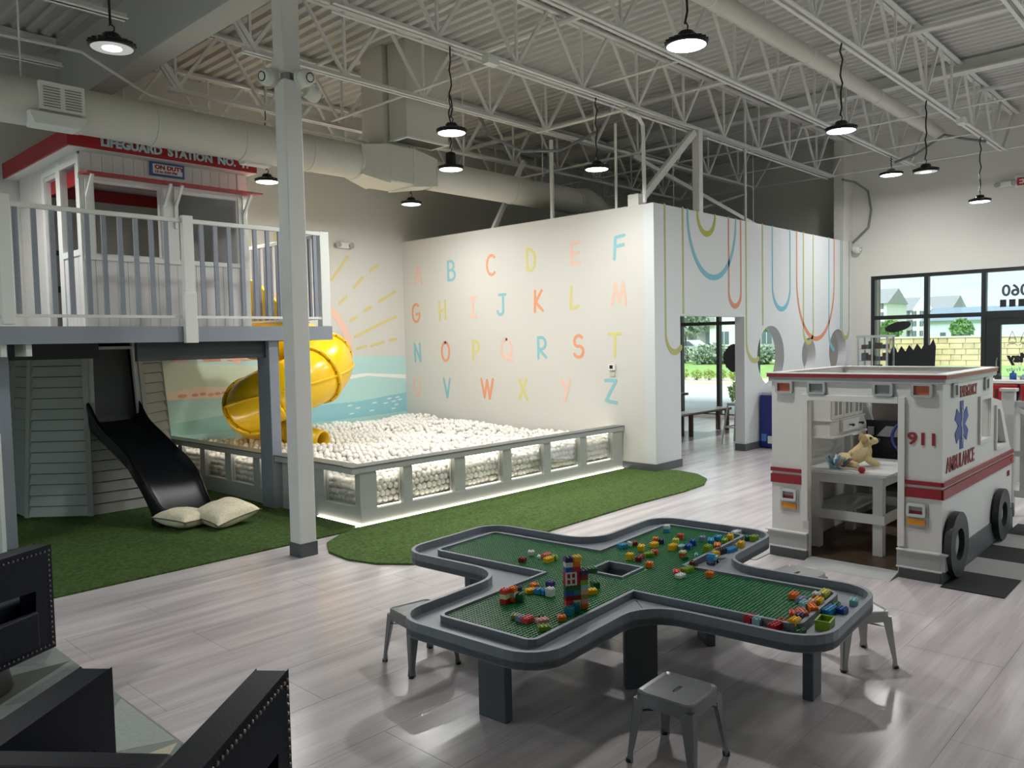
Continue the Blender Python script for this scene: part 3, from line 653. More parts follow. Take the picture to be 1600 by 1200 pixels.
rg = holed([(SY, SZ0), (SYB, SZ0), (SYB, SZ1), (SY, SZ1)], [], .05)
MB().join(rg, Matrix(((0, 0, 1, SX1-.025), (1, 0, 0, 0), (0, 1, 0, 0), (0, 0, 0, 1)))).build('side_wall', pw, t)
# vertical grooved boards on the front above and below the openings
def boards(x0, x1, z0, z1, n):
    w = (x1-x0)/n; a0 = None
    for k in range(n):
        if a0 is None: a0 = MB().box(x0+.002, x0+w-.002, SY-.006, SY, z0, z1).build('wall_board', pw, t)
        else: copy_part(a0, t, (k*w, 0, 0))
boards(SX0, SX1, 3.44, 3.62, 17); boards(SX0, SX1, 1.89, 2.58, 17)
def sboards(y0, y1, z0, z1, n):
    w = (y1-y0)/n
    for k in range(n): MB().box(SX0-.006, SX0, y0+k*w+.002, y0+(k+1)*w-.002, z0, z1).build('wall_board', pw, t)
sboards(9.55, 10.36, 1.89, 3.60, 9); sboards(8.5, 9.1, 1.89, 2.62, 6); sboards(8.5, 9.5, 3.56, 3.63, 6)
MB().box(SX0-.03, SX1+.02, SY-.02, SY, 3.36, 3.41).box(2.86, 2.96, SY-.018, SY, 2.6, 3.36).box(3.64, 3.80, SY-.018, SY, 2.6, 3.36).box(4.5, 4.61, SY-.018, SY, 1.9, 3.62).box(2.86, 4.6, SY-.03, SY, 2.575, 2.62).build('window_trim', white, t)
MB().box(SX0-.02, SX0, 8.44, 8.50, 1.89, 3.6).box(SX0-.02, SX0, 8.98, 9.10, 1.89, 3.6).box(SX0-.02, SX0, 8.5, 8.98, 2.62, 2.68).box(SX0-.02, SX0, 8.5, 9.5, 3.52, 3.57).box(SX0-.02, SX0, 9.48, 9.55, 1.89, 3.57).build('window_trim', white, t)
MB().box(2.72, 4.66, 8.30, 10.39, 3.63, 3.66).build('soffit', white, t)
MB().box(2.70, 4.66, 8.28, 8.32, 3.635, 3.80).box(2.70, 2.74, 8.32, 10.39, 3.635, 3.80).box(4.62, 4.66, 8.32, 10.39, 3.635, 3.80).build('roof_fascia', red, t)
MB().box(2.74, 4.62, 8.32, 10.39, 3.76, 3.79).build('roof_panel', red, t)
MB().box(2.92, 4.55, 8.52, 8.54, 3.34, 3.44).box(2.91, 2.93, 8.6, 10.3, 3.35, 3.5).box(2.92, 4.55, 10.34, 10.36, 3.48, 3.62).build('inner_trim', red, t)
MB().box(2.95, 4.5, 10.36, 10.38, 1.9, 3.6).build('back_wall', M('station_inside', 'cfc8bc', .6), t)
MB().prism([(8.45, 3.42), (8.20, 3.40), (8.20, 3.385), (8.45, 3.40)], 2.84, 4.68, 'x').build('awning', red, t)
for x in (2.90, 3.66, 3.78, 4.56):
    MB().bar((x, 8.24, 3.385), (x, 8.43, 3.17), .028, .028).box(x-.014, x+.014, 8.41, 8.43, 2.95, 3.38).build('awning_bracket', white, t)
xw = 3.0
for wd_ in ('LIFEGUARD', 'STATION', 'NO.', '17'):
    b = text_mb(wd_, .115, .006, .005, 1.0); wl_ = max(v.x for v in b.v)
    MB().join(b, face((xw, 8.272, 3.672), '-y')).build('sign_lettering', M('pale_blue_letters', 'b9cfd0', .5), t); xw += wl_+.06
sg = MB().box(3.53, 3.89, SY-.03, SY-.012, 3.485, 3.625).build('duty_sign', M('sign_blue', '3a5f96', .5), t)
MB().box(3.555, 3.865, SY-.034, SY-.03, 3.505, 3.605).build('sign_face', white, sg)
MB().join(text_mb('ON DUTY', .058, .001, .003, 1.15), face((3.575, SY-.0355, 3.555), '-y')).build('sign_lettering', red, sg)
MB().join(text_mb('12 to 5:00 PM', .033, .001, .0015, 1.25), face((3.572, SY-.0355, 3.517), '-y')).build('sign_lettering', red, sg)
nb = MB().box(4.50, 4.52, 8.9, 9.9, 2.3, 2.9).build('notice_board', M('notice_green', '2c4a3a', .6), t)
t2 = thing('framed_notice', 'green framed notice with small text inside the lifeguard cabin', 'sign', (3.3, 10.35, 2.4))
MB().box(3.05, 3.36, 10.33, 10.355, 2.37, 2.86).build('frame', M('notice_green', '2c4a3a', .6), t2)
MB().box(3.08, 3.33, 10.325, 10.33, 2.44, 2.80).build('sheet', M('notice_paper', 'b8b0a0', .6), t2)
bpy.data.objects.remove(nb)

# ================================================================== OCTAGONAL TOWER UNDER THE PLATFORM WITH SLIDE OPENING
t = thing('siding_tower', 'tapered eight sided grey tower with lap siding under the platform', 'playhouse', (3.15, 9.3, 0))
sid = M('siding_grey', 'a3a39c', .6, noise=.04, nscale=4)
def octp(z, k):
    R0 = .81; R1 = .68; R = R0+(R1-R0)*z/1.75; a = math.radians(-112.5+45*k); return Vector((3.15+R*math.cos(a), 9.3+R*math.sin(a), z))
core = MB()
for k in range(8):
    n = len(core.v); core.v += [octp(0, k), octp(0, k+1), octp(1.78, k+1), octp(1.78, k)]
    if k != 0: core.f.append((n, n+1, n+2, n+3))
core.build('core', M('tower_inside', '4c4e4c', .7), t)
for k in (7, 0, 1, 6, 2):
    for i in range(16):
        z0 = .02+i*.108; z1 = z0+.098
        a, b = octp(z0, k), octp(z0, k+1); c, d = octp(z1, k+1), octp(z1, k)
        nrm = (b-a).cross(Vector((0, 0, 1))).normalized()
        if k == 0 and z0 > .80: continue
        lo = .026; hi = .006
        MB().add([a, b, c, d, a+nrm*lo, b+nrm*lo, c+nrm*hi, d+nrm*hi], [(0, 1, 2, 3), (4, 5, 6, 7), (0, 1, 5, 4), (1, 2, 6, 5), (2, 3, 7, 6), (3, 0, 4, 7)]).build('siding_plank', sid, t)
for k in range(8):
    a, b = octp(0, k), octp(1.75, k); o_ = Vector((a.x-3.15, a.y-9.3, 0)).normalized()*.012
    MB().bar(a+o_, b+o_, .05, .03).build('corner_board', sid, t)
a, b = octp(.93, 0), octp(.93, 1); c, d = octp(1.75, 1), octp(1.75, 0)
MB().bar(a+Vector((.04, -.01, 0)), d+Vector((.04, -.01, 0)), .07, .03).bar(b+Vector((-.04, -.01, 0)), c+Vector((-.04, -.01, 0)), .07, .03).bar((2.93, 8.63, 1.70), (3.40, 8.63, 1.70), .03, .03).build('opening_trim', M('siding_light', 'b4b4ae', .6), t)
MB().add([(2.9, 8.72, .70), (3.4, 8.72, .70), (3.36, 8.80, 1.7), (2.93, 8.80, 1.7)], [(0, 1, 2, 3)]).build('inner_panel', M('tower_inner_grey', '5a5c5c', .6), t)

# ================================================================== BLACK SLIDE
sl = MB(); NU, NV = 34, 18
for i in range(NU):
    u = i/(NU-1)
    y = 8.64-1.26*u; x = 3.12+.22*u
    z = .93 - .80*(3*u*u-2*u*u*u)**.9 if u < .99 else .13
    z = .95-.84*(u**1.15)*(1-.12*math.sin(u*PI)) if u < .8 else None
    if z is None:
        zz = .95-.84*(.8**1.15)*(1-.12*math.sin(.8*PI)); z = zz+(u-.8)/.2*(.10-zz)*(1-.35*(u-.8)/.2)/(.65)
    w = .25+.035*math.sin(min(1, u*1.1)*PI)*0 + (.03 if .55 < u < .9 else 0)*math.sin((u-.55)/.35*PI) - (.06*((u-.9)/.1)**2 if u > .9 else 0)
    hs = .12+.15*math.exp(-((u-.03)/.10)**2) - .06*max(0, (u-.6)/.4)
    for j in range(NV+1):
        if j in (0, NV):
            sg_ = -1 if j == 0 else 1; zb = z-.07 if u < .72 else max(.02, z-.07-(u-.72)*.6)
            if u > .86: zb = .02
            sl.v.append(Vector((x+sg_*(w+.012), y+sg_*w*.05, zb))); continue
        v = (j-1)/(NV-2)*2-1
        s = abs(v)
        if s < .6: px = v/.6*w*.85; pz = 0.0 + .012*(s/.6)**2
        else:
            q = (s-.6)/.4; px = math.copysign(w*(.85+.15*math.sin(q*PI/2)), v); pz = .012+hs*(q**1.2)
        sl.v.append(Vector((x+px, y+.0+px*.05, z+pz)))
for i in range(NU-1):
    for j in range(NV):
        a = i*(NV+1)+j; sl.f.append((a, a+1, a+NV+2, a+NV+1))
t = thing('play_slide', 'short black plastic slide coming down from the grey siding tower', 'slide', (3.2, 8.0, 0))
bs = M('slide_black', '101216', .33, bump=.03, bscale=300)
o = sl.build('trough', bs, t, True); md = o.modifiers.new('solid', 'SOLIDIFY'); md.thickness = .022; md.offset = -1
md = o.modifiers.new('sub', 'SUBSURF'); md.levels = 1; md.render_levels = 1
MB().box(3.05, 3.48, 7.42, 7.6, .015, .12).build('foot', bs, t, bevel=.01)

# pillows
def pillow(name, loc, sx, sy, h, rz, tilt, label):
    n = 18; b = MB(); top = []; 
    for sgn in (1, -1):
        for i in range(n+1):
            for j in range(n+1):
                u = i/n*2-1; v = j/n*2-1
                k = (1-abs(u)**3.0)*(1-abs(v)**3.0); pin = 1-.10*(1-abs(u)**2)*(abs(v) > .0)*abs(v)**6-.0; pin2 = 1-.10*(1-abs(v)**2)*abs(u)**6
                b.v.append(Vector((u*sx/2*pin2, v*sy/2*pin, sgn*h/2*k**.55 + (.006*math.sin(9*u+4*v)*k if sgn > 0 else 0))))
    N1 = (n+1)**2
    for s in (0, 1):
        for i in range(n):
            for j in range(n):
                a = s*N1+i*(n+1)+j; b.f.append((a, a+1, a+n+2, a+n+1))
    r = Matrix.Translation(loc) @ Matrix.Rotation(rz, 4, 'Z') @ Matrix.Rotation(tilt[0], 4, 'X') @ Matrix.Rotation(tilt[1], 4, 'Y')
    b.v = [r @ v for v in b.v]
    o = b.build('cover', M('cream_embossed_fabric', 'e6dcc0', .8, noise=.12, nscale=40, bump=.6, bscale=70), None, True)
    e = thing(name, label, 'pillow', loc); o.parent = e; o.matrix_parent_inverse = Matrix.Translation(loc).inverted()
    ed = MB().tube([r @ Vector((u*sx/2*(1-.10*(1-v*v)*abs(u)**6), v*sy/2*(1-.10*(1-u*u)*abs(v)**6), 0)) for u, v in [(-1+k*.2, -1) for k in range(10)]+[(1, -1+k*.2) for k in range(10)]+[(1-k*.2, 1) for k in range(10)]+[(-1, 1-k*.2) for k in range(11)]], .006, 6)
    p = ed.build('piping', M('piping_dark', '6b6250', .8)); p.parent = e; p.matrix_parent_inverse = Matrix.Translation(loc).inverted()
pillow('floor_pillow', (3.24, 7.30, .10), .42, .42, .17, .35, (.05, .08), 'smaller cream pillow lying flat in front of the slide foot, partly under the other')
pillow('floor_pillow', (3.53, 7.10, .125), .48, .48, .19, .15, (.10, -.16), 'larger cream pillow leaning on top of the first one at the slide foot')

# ================================================================== YELLOW SPIRAL TUBE SLIDE
t = thing('tube_slide', 'yellow spiral tube slide curling from the platform down into the ball pit', 'slide', (5.35, 8.95, 0))
yel = M('slide_yellow', 'f2c409', .28, coat=.3)
HC = Vector((5.38, 8.95, 0)); HR = .45; TR = .345
def hp(a):   # a in degrees
    z = 1.40+(a+46.7)/90*.27
    if a > 90: z += (a-90)/90*.08
    r = HR
    return HC+Vector((r*math.cos(math.radians(a)), r*math.sin(math.radians(a)), z))
angs = [105-15*k for k in range(25)]   # 105 .. -255
path = [hp(a) for a in angs]
bd = [0, 4, 8, 12, 16, 20, 24]
for s0, s1 in zip(bd[:-1], bd[1:]):
    fine = [hp(angs[s0]+(angs[s1]-angs[s0])*k/12) for k in range(13)]
    c = MB().tube(fine, TR, 28, cap=False).build('tube_section', yel, t, True)
    m = c.modifiers.new('s', 'SOLIDIFY'); m.thickness = .012
    # lengthwise seams
    for sd_ in (1, -1):
        pts = [p+(Vector((p.x-HC.x, p.y-HC.y, 0)).normalized()*sd_*(TR+.006)) for p in fine]
        MB().tube(pts, .016, 6).build('seam', yel, c)
for k in bd:
    a = angs[k]; p = hp(a); d = (hp(a-2)-hp(a+2)).normalized()
    f = MB().tube([p-d*.022, p+d*.022], TR+.036, 32, cap=False).build('flange', yel, t, 'auto'); m = f.modifiers.new('s', 'SOLIDIFY'); m.thickness = .045; m.offset = -1
    q = d.orthogonal().normalized(); w_ = d.cross(q); bo = MB()
    for j in range(14):
        an = 2*PI*j/14; c = p+(q*math.cos(an)+w_*math.sin(an))*(TR+.02)
        bo.cyl(c-d*.03, c+d*.03, .008, 6)
    bo.build('flange_bolts', M('bolt_dark', '4a4338', .4, .6), f)
pe = hp(-255); de = (hp(-257)-hp(-253)).normalized(); de.z *= .6
pth = [pe, pe+de*.06, Vector((5.42, 9.30, .64)), Vector((5.55, 9.10, .53)), Vector((5.64, 8.92, .46)), Vector((5.71, 8.74, .44))]
o = MB().tube(pth, [TR, TR*.98, .29, .22, .17, .15], 24, cap=False).build('exit_chute', yel, t, True); m = o.modifiers.new('s', 'SOLIDIFY'); m.thickness = .02
# entrance hood on the platform side
MB().prism([(8.25, 1.89), (9.3, 1.89), (9.3, 2.55), (8.95, 2.48), (8.30, 2.12)], 4.95, 4.99, 'x').box(4.80, 5.2, 8.6, 9.9, 1.885, 1.92).build('entrance_panel', yel, t, bevel=.01)
MB().box(5.30, 5.42, 8.9, 9.0, 0.03, 1.0).build('support_post', M('slide_post', 'caa80c', .4), t)

# ================================================================== AIR DUCTS
dm = M('duct_white', 'cdcac0', .5, bump=.05, bscale=40)
t = thing('air_duct', 'large round white air duct running across in front of the lifeguard roof', 'duct', (6, 7.75, 3.84))
DY, DZ, DR = 7.78, 3.825, .20
seg = [-.3, 1.2, 2.62, 3.30, 4.2, 5.0, 5.63]
o0 = None
for a, b in zip(seg[:-1], seg[1:]): 
    MB().cyl((a, DY, DZ), (b-.004, DY, DZ), DR, 28).build('duct_section', dm, t, 'auto')
    MB().tube([(b-.02, DY, DZ), (b+.02, DY, DZ)], DR+.006, 28).build('joint_band', dm, t, 'auto')
for a, b in ((6.76, 8.3), (8.3, 9.75)):
    MB().cyl((a, DY, DZ), (b-.004, DY, DZ), DR-.008, 28).build('duct_section', dm, t, 'auto')
    MB().tube([(b-.02, DY, DZ), (b+.02, DY, DZ)], DR, 28).build('joint_band', dm, t, 'auto')
MB().tube([(9.7, DY, DZ), (9.95, DY, DZ+.01), (10.15, DY-.02, DZ-.05), (10.3, DY-.05, DZ-.2), (10.35, DY-.05, DZ-.5)], [.19, .23, .22, .23, .2], 20).build('flexible_elbow', M('flex_duct', 'b9b6ac', .6, bump=.4, bscale=14), t, True)
MB().tube([(9.9, DY+.2, DZ), (10.6, DY+.3, DZ-.02), (11.4, DY+.3, DZ-.12)], [.17, .19, .18], 18).build('flexible_branch', M('flex_duct', 'b9b6ac', .6, bump=.4, bscale=14), t, True)
# riser and transition box
MB().box(5.97, 6.30, DY-.14, DY+.28, 3.95, 5.22).build('riser', dm, t)
MB().box(5.96, 6.33, DY-.25, DY+.28, 3.60, 4.05).build('transition_box', dm, t, bevel=.02)
hx = MB().add([(5.62, DY-.17, DZ-.17), (5.62, DY+.17, DZ-.17), (5.62, DY+.17, DZ+.17), (5.62, DY-.17, DZ+.17), (5.97, DY-.25, 3.58), (5.97, DY+.25, 3.58), (5.97, DY+.25, 4.04), (5.97, DY-.25, 4.04)],
              [(0, 1, 2, 3), (4, 5, 6, 7), (0, 1, 5, 4), (1, 2, 6, 5), (2, 3, 7, 6), (3, 0, 4, 7)])
hx.build('transition_taper', dm, t); hx = MB(); hx.add([(6.78, DY-.17, DZ-.17), (6.78, DY+.17, DZ-.17), (6.78, DY+.17, DZ+.17), (6.78, DY-.17, DZ+.17), (6.32, DY-.25, 3.58), (6.32, DY+.25, 3.58), (6.32, DY+.25, 4.04), (6.32, DY-.25, 4.04)],
       [(0, 1, 2, 3), (4, 5, 6, 7), (0, 1, 5, 4), (1, 2, 6, 5), (2, 3, 7, 6), (3, 0, 4, 7)]).build('transition_taper', dm, t)
g = MB().box(2.30, 2.66, DY-.21, DY-.16, DZ-.02, DZ+.15).build('vent_grille', white, t, bevel=.004)
g = MB().cbox((2.45, DY-.19, DZ+.03), (.36, .05, .24)).build('vent_grille', white, t, bevel=.004)
for c_ in (2.365, 2.535):
    for k in range(8): MB().cbox((c_, DY-.218, DZ-.06+k*.023), (.13, .008, .006), Matrix.Rotation(-.6, 3, 'X')).build('slat', M('slat_grey', '8f8d85', .5), g)  # slats in one even grey, darker than the grille
bpy.data.objects.remove(bpy.data.objects['vent_grille'])
MB().prism([(2.22, DZ-.22), (2.58, DZ-.22), (2.64, DZ-.12), (2.18, DZ-.12)], DY-.24, DY-.02, 'y').build('duct_saddle', white, t)
MB().prism([(4.25, DZ-.22), (4.55, DZ-.22), (4.6, DZ-.1), (4.2, DZ-.1)], DY+.0, DY+.12, 'y').build('duct_saddle', white, t)
for X in (2.2, 4.9, 7.4, 9.0): MB().cyl((X, DY, DZ+DR), (X, DY, 5.2), .008, 6).build('hanger_rod', steelw, t)
t = thing('return_duct', 'square white return air drop with dark grille at its bottom beside the riser', 'duct', (6.4, 7.45, 4.3))
MB().box(6.04, 6.69, 7.30, 7.62-.0, 4.10, 5.22).build('casing', dm, t)
MB().box(6.07, 6.66, 7.33, 7.59, 4.09, 4.10).build('grille', M('grille_dark', '4c4841', .6), t)
MB().box(6.03, 6.70, 7.29, 7.33, 4.085, 4.105).box(6.03, 6.70, 7.59, 7.63, 4.085, 4.105).box(6.03, 6.07, 7.33, 7.59, 4.085, 4.105).box(6.66, 6.70, 7.33, 7.59, 4.085, 4.105).build('grille_frame', white, t)
t = thing('spiral_duct', 'slim round white duct running between the right hand roof joists', 'duct', (10, 3.62, 4.70))
for a, b in ((-1, 6.5), (6.5, 8.6), (8.6, 10.7), (10.7, 13.4)):
    MB().cyl((a, 3.63, 4.70), (b-.005, 3.63, 4.70), .088, 20).build('duct_section', dm, t, 'auto')
    MB().cyl((b-.012, 3.63, 4.70), (b+.012, 3.63, 4.70), .093, 20).build('joint_band', steelw, t, 'auto')
for X in (5.5, 7.6, 9.7, 12.5): MB().cyl((X, 3.63, 4.78), (X, 3.63, 5.2), .006, 6).build('hanger_rod', steelw, t)

# ================================================================== HIGH BAY LAMPS
lens_on = M('lamp_lens_on', 'f4fbff', .4, emit=9); lens_off = M('lamp_lens_off', 'd8dad8', .35, emit=.25)
def lamp(loc, ztop, on=True, kind=0, label='', r=.14, power=1.0):
    x, y, z = loc
    t = thing('high_bay_lamp', label, 'lamp', loc, 0, None)
    h = MB().lathe([(.02, .055), (r*.45, .05), (r*.8, .042), (r, .028), (r, .006), (r*.93, 0), (r*.90, .012), (0.0, .014)], loc, 36)
    h.build('housing', blk, t, 'auto')
    fins = MB()
    for k in range(20):
        a = 2*PI*k/20; d = Vector((math.cos(a), math.sin(a), 0)); c = Vector(loc)
        fins.bar(c+d*r*.55+Vector((0, 0, .05)), c+d*(r+.004)+Vector((0, 0, .028)), .008, .014)
    fins.build('cooling_fins', blk, t)
    MB().lathe([(0.0, .002), (r*.90, .002), (r*.90, .010), (0.0, .010)], loc, 32).build('lens', lens_on if on else lens_off, t)
    if not on: MB().lathe([(r*.14, -.001), (r*.42, -.001), (r*.42, .003), (r*.14, .003)], loc, 24).build('led_ring', M('led_ring_dim', 'ffffff', .4, emit=2.2), t)
    hh = .14 if kind == 1 else .045
    MB().lathe([(0, .05+hh), (.045, .05+hh), (.055, .04+hh), (.06, .05), (0, .05)], loc, 20).build('driver', blk if kind < 2 else M('lamp_grey', '6b6d70', .4), t, 'auto')
    c = Vector(loc)+Vector((0, 0, .06+hh))
    MB().tube([c, c+Vector((.018, 0, .012)), c+Vector((.02, 0, .035)), c+Vector((0, 0, .05)), c+Vector((-.015, 0, .038))], .005, 8).build('hook', blk, t)
    zz = z+.105+hh; n = 9
    MB().tube([(x+.012*math.sin(k*1.9+x)*(1 if 0 < k < n else 0), y+.01*math.cos(k*2.3), zz+(ztop-zz)*k/n) for k in range(n+1)], .008, 6).build('cord', blk, t)
    if on:
        ld = bpy.data.lights.new('lamp_light', 'AREA'); ld.shape = 'DISK'; ld.size = r*1.6; ld.energy = LAMP_W*power; ld.color = (1, .995, .975)
        lo = bpy.data.objects.new('lamp_light', ld); COL.objects.link(lo); lo.parent = t; lo.location = (0, 0, -.012)
    return t
lamp((2.07, 5.44, 3.62), 5.15, False, 0, 'unlit looking black disc lamp hanging at the upper left before the big girder')
lamp((4.76, 2.83, 3.62), 4.45, True, 0, 'large bright disc lamp hanging at the top, right of the picture centre')
lamp((5.15, 5.57, 3.64), 4.44, True, 0, 'bright disc lamp on a long cord just right of the square return drop')
lamp((6.17, 6.70, 3.63), 4.46, True, 1, 'disc lamp with a tall black driver directly below another lamp')
lamp((7.39, 5.57, 3.62), 4.43, True, 0, 'bright disc lamp in front of the dark roof void above the alphabet wall', power=.6)
lamp((7.76, 2.95, 3.61), 4.43, True, 0, 'bright disc lamp on a wavy cord above the looped wall')
lamp((10.38, 2.95, 3.59), 4.43, False, 0, 'unlit disc lamp, second of three near the end wall')
lamp((12.88, 2.95, 3.52), 4.43, True, 0, 'bright disc lamp nearest the end wall, at the right edge')
lamp((13.3, 4.28, 4.16), 4.44, True, 2, 'short hung grey bell lamp at the end of a joist near the end wall', r=.17)
lamp((4.97, 8.60, 3.62), 4.46, True, 0, 'bright disc lamp hanging right beside the red roof corner of the cabin', power=.9)
lamp((7.16, 8.60, 3.60), 4.46, True, 0, 'bright disc lamp below the round duct near the mural corner', power=.85)
# the same kind of lamp further out over the parts of the hall behind the frame's edge
for x, y in ((10.4, .2), (13.0, .2), (7.8, -.6), (1.8, 8.9), (-.6, 5.4), (11.8, -2.4)):
    lamp((x, y, 3.62), 4.45, True, 0, 'bright disc lamp of the hall outside the pictured part', power=.8)['group'] = 'disc lamps outside the picture'
lamp((12.2, 8.3, 2.7), 3.2, True, 0, 'unseen disc lamp added to brighten the partitioned room', power=1.2)  # out of view, added to lift the room behind the round holes

# ================================================================== BUILDING BRICK TABLE
TC = Vector((3.473, 2.534, 0)); TA = math.radians(4.2)
t = thing('brick_table', 'grey cross shaped play table with green studded brick board', 'table', TC, TA)
TM = frame(t)
def W_(b): b.v = [TM @ v for v in b.v]; return b
tg = M('table_grey', '757b83', .42, noise=.05, nscale=40)
def cross(hw, rc, r_out, r_in, n=6):
    p = []
    for q in range(4):
        a = math.radians(90*q); ca, sa = math.cos(a), math.sin(a)
        loc = []
        loc += arc(rc-r_out, -hw+r_out, r_out, r_out, -90, 0, n) if r_out else [(rc, -hw)]
        loc += arc(rc-r_out, hw-r_out, r_out, r_out, 0, 90, n) if r_out else [(rc, hw)]
        loc += arc(hw+r_in, hw+r_in, r_in, r_in, 270, 180, n) if r_in else [(hw, hw)]
        p += [(x*ca-y*sa, x*sa+y*ca) for x, y in loc]
    return p
hwG, rcG = .265, 1.08
outer = cross(.43, 1.25, .18, .20)
sq = [(-.10, -.10), (.10, -.10), (.10, .10), (-.10, .10)]
W_(MB().join(holed(outer, [sq], .03), Matrix.Translation((0, 0, .387)))).build('tray_board', tg, t)
W_(MB().join(holed(outer, [cross(.41, 1.23, .16, .22)], .075), Matrix.Translation((0, 0, .4065)))).build('outer_rim', tg, t)
W_(MB().join(holed(cross(.282, 1.10, .05, 0, 4), [cross(.264, 1.082, .035, 0, 4)], .034), Matrix.Translation((0, 0, .419)))).build('inner_rim', tg, t)
W_(MB().join(holed([(-.115, -.115), (.115, -.115), (.115, .115), (-.115, .115)], [sq], .10), Matrix.Translation((0, 0, .385)))).build('centre_frame', tg, t)
gm = M('board_green', '0c6b3a', .35)
gi = cross(.2635, 1.0815, .03, 0, 4)
W_(MB().join(holed(gi, [[(-.116, -.116), (.116, -.116), (.116, .116), (-.116, .116)]], .02), Matrix.Translation((0, 0, .411)))).build('green_board', gm, t)
stv = []; stf = []; pt_ = .0185; ns = 6; k0 = 0
n_ = int(1.07/pt_)
for i in range(-n_, n_+1):
    for j in range(-n_, n_+1):
        x, y = (i+.5)*pt_, (j+.5)*pt_
        ins = (abs(x) < 1.07 and abs(y) < .255) or (abs(y) < 1.07 and abs(x) < .255)
        if not ins or (abs(x) < .126 and abs(y) < .126): continue
        k0 = len(stv)
        for z, r in ((.4205, .0062), (.4255, .0058)):
            for q in range(ns): stv.append(Vector((x+r*math.cos(2*PI*q/ns), y+r*math.sin(2*PI*q/ns), z)))
        stf += [(k0+q, k0+(q+1) % ns, k0+ns+(q+1) % ns, k0+ns+q) for q in range(ns)] + [tuple(k0+ns+q for q in range(ns))]
sb = MB(); sb.v = [TM @ v for v in stv]; sb.f = stf
stuff(sb.build('board_studs', gm, t, fix=False))
legm = M('table_leg_grey', '50555b', .5, noise=.04, nscale=10)
def leg(x, y, dx, dy, rz=0):
    b = MB().cbox((0, 0, .185), (dx, dy, .37)); r = Matrix.Translation((x, y, 0)) @ Matrix.Rotation(rz, 4, 'Z')
    b.v = [TM @ r @ v for v in b.v]; b.build('leg', legm, t, bevel=.006)
leg(-1.02, -.0, .05, .16); leg(1.02, 0, .05, .16); leg(0, 1.02, .16, .05); leg(.02, -1.05, .12, .05)
leg(-.36, -.36, .05, .16, math.radians(45)); leg(.36, .36, .05, .16, math.radians(45)); leg(.36, -.36, .05, .16, math.radians(-45)); leg(-.36, .36, .05, .16, math.radians(-45))
W_(MB().bar((-.31, -.31, .4025), (-.40, -.40, .4025), .003, .002).bar((.31, .31, .4025), (.40, .40, .4025), .003, .002)).build('board_joint', blk, t)

# loose bricks
BC = {'red': 'b3121b', 'darkred': '7d1016', 'white': 'd8dcdc', 'salmon': 'd0705c', 'yellow': 'e8b50e', 'lime': '7fa01e', 'cream': 'cfd3a4', 'coral': 'd8433c', 'orange': 'e8721c',
      'green': '0f5c28', 'navy': '1a1d52', 'blue': '2f93c6', 'olive': '8f8c3a', 'lilac': '8b8aa8', 'pink': 'dba49b', 'purple': '4b3c8c', 'teal': '15788a', 'paleyellow': 'd6cf62',
      'orangered': 'd04a1c', 'aqua': '8cc0c4', 'darkblue': '1b4ba3', 'tan': 'cbb38c', 'black': '1b1c1f', 'brown': '5c2416', 'peach': 'e0a77c', 'maroon': '571320'}
U = .0185
bcache = {}
def brick(x, y, z, c, nx, ny, rot, h, label, base=None):
    key = (c, nx, ny, h, base)
    m = M('brick_'+c, BC[c], .3)
    if key not in bcache:
        b = MB(); sx, sy, hz = nx*U/2, ny*U/2, .0225*h
        b.box(-sx+.0006, sx-.0006, -sy+.0006, sy-.0006, 0, hz)
        if base != 'slope':
            for i in range(nx):
                for j in range(ny):
                    b.cyl(((i+.5)*U-sx, (j+.5)*U-sy, hz), ((i+.5)*U-sx, (j+.5)*U-sy, hz+.0048), .0056, 8)
        o = b.build('toy_brick', m, None, bevel=.0008, seg=1); bcache[key] = o
    else:
        o = bcache[key].copy(); COL.objects.link(o)
    o.location = (x, y, z); o.rotation_euler = (0, 0, math.radians(rot)+TA)
    tag(o, label, 'toy brick'); return o
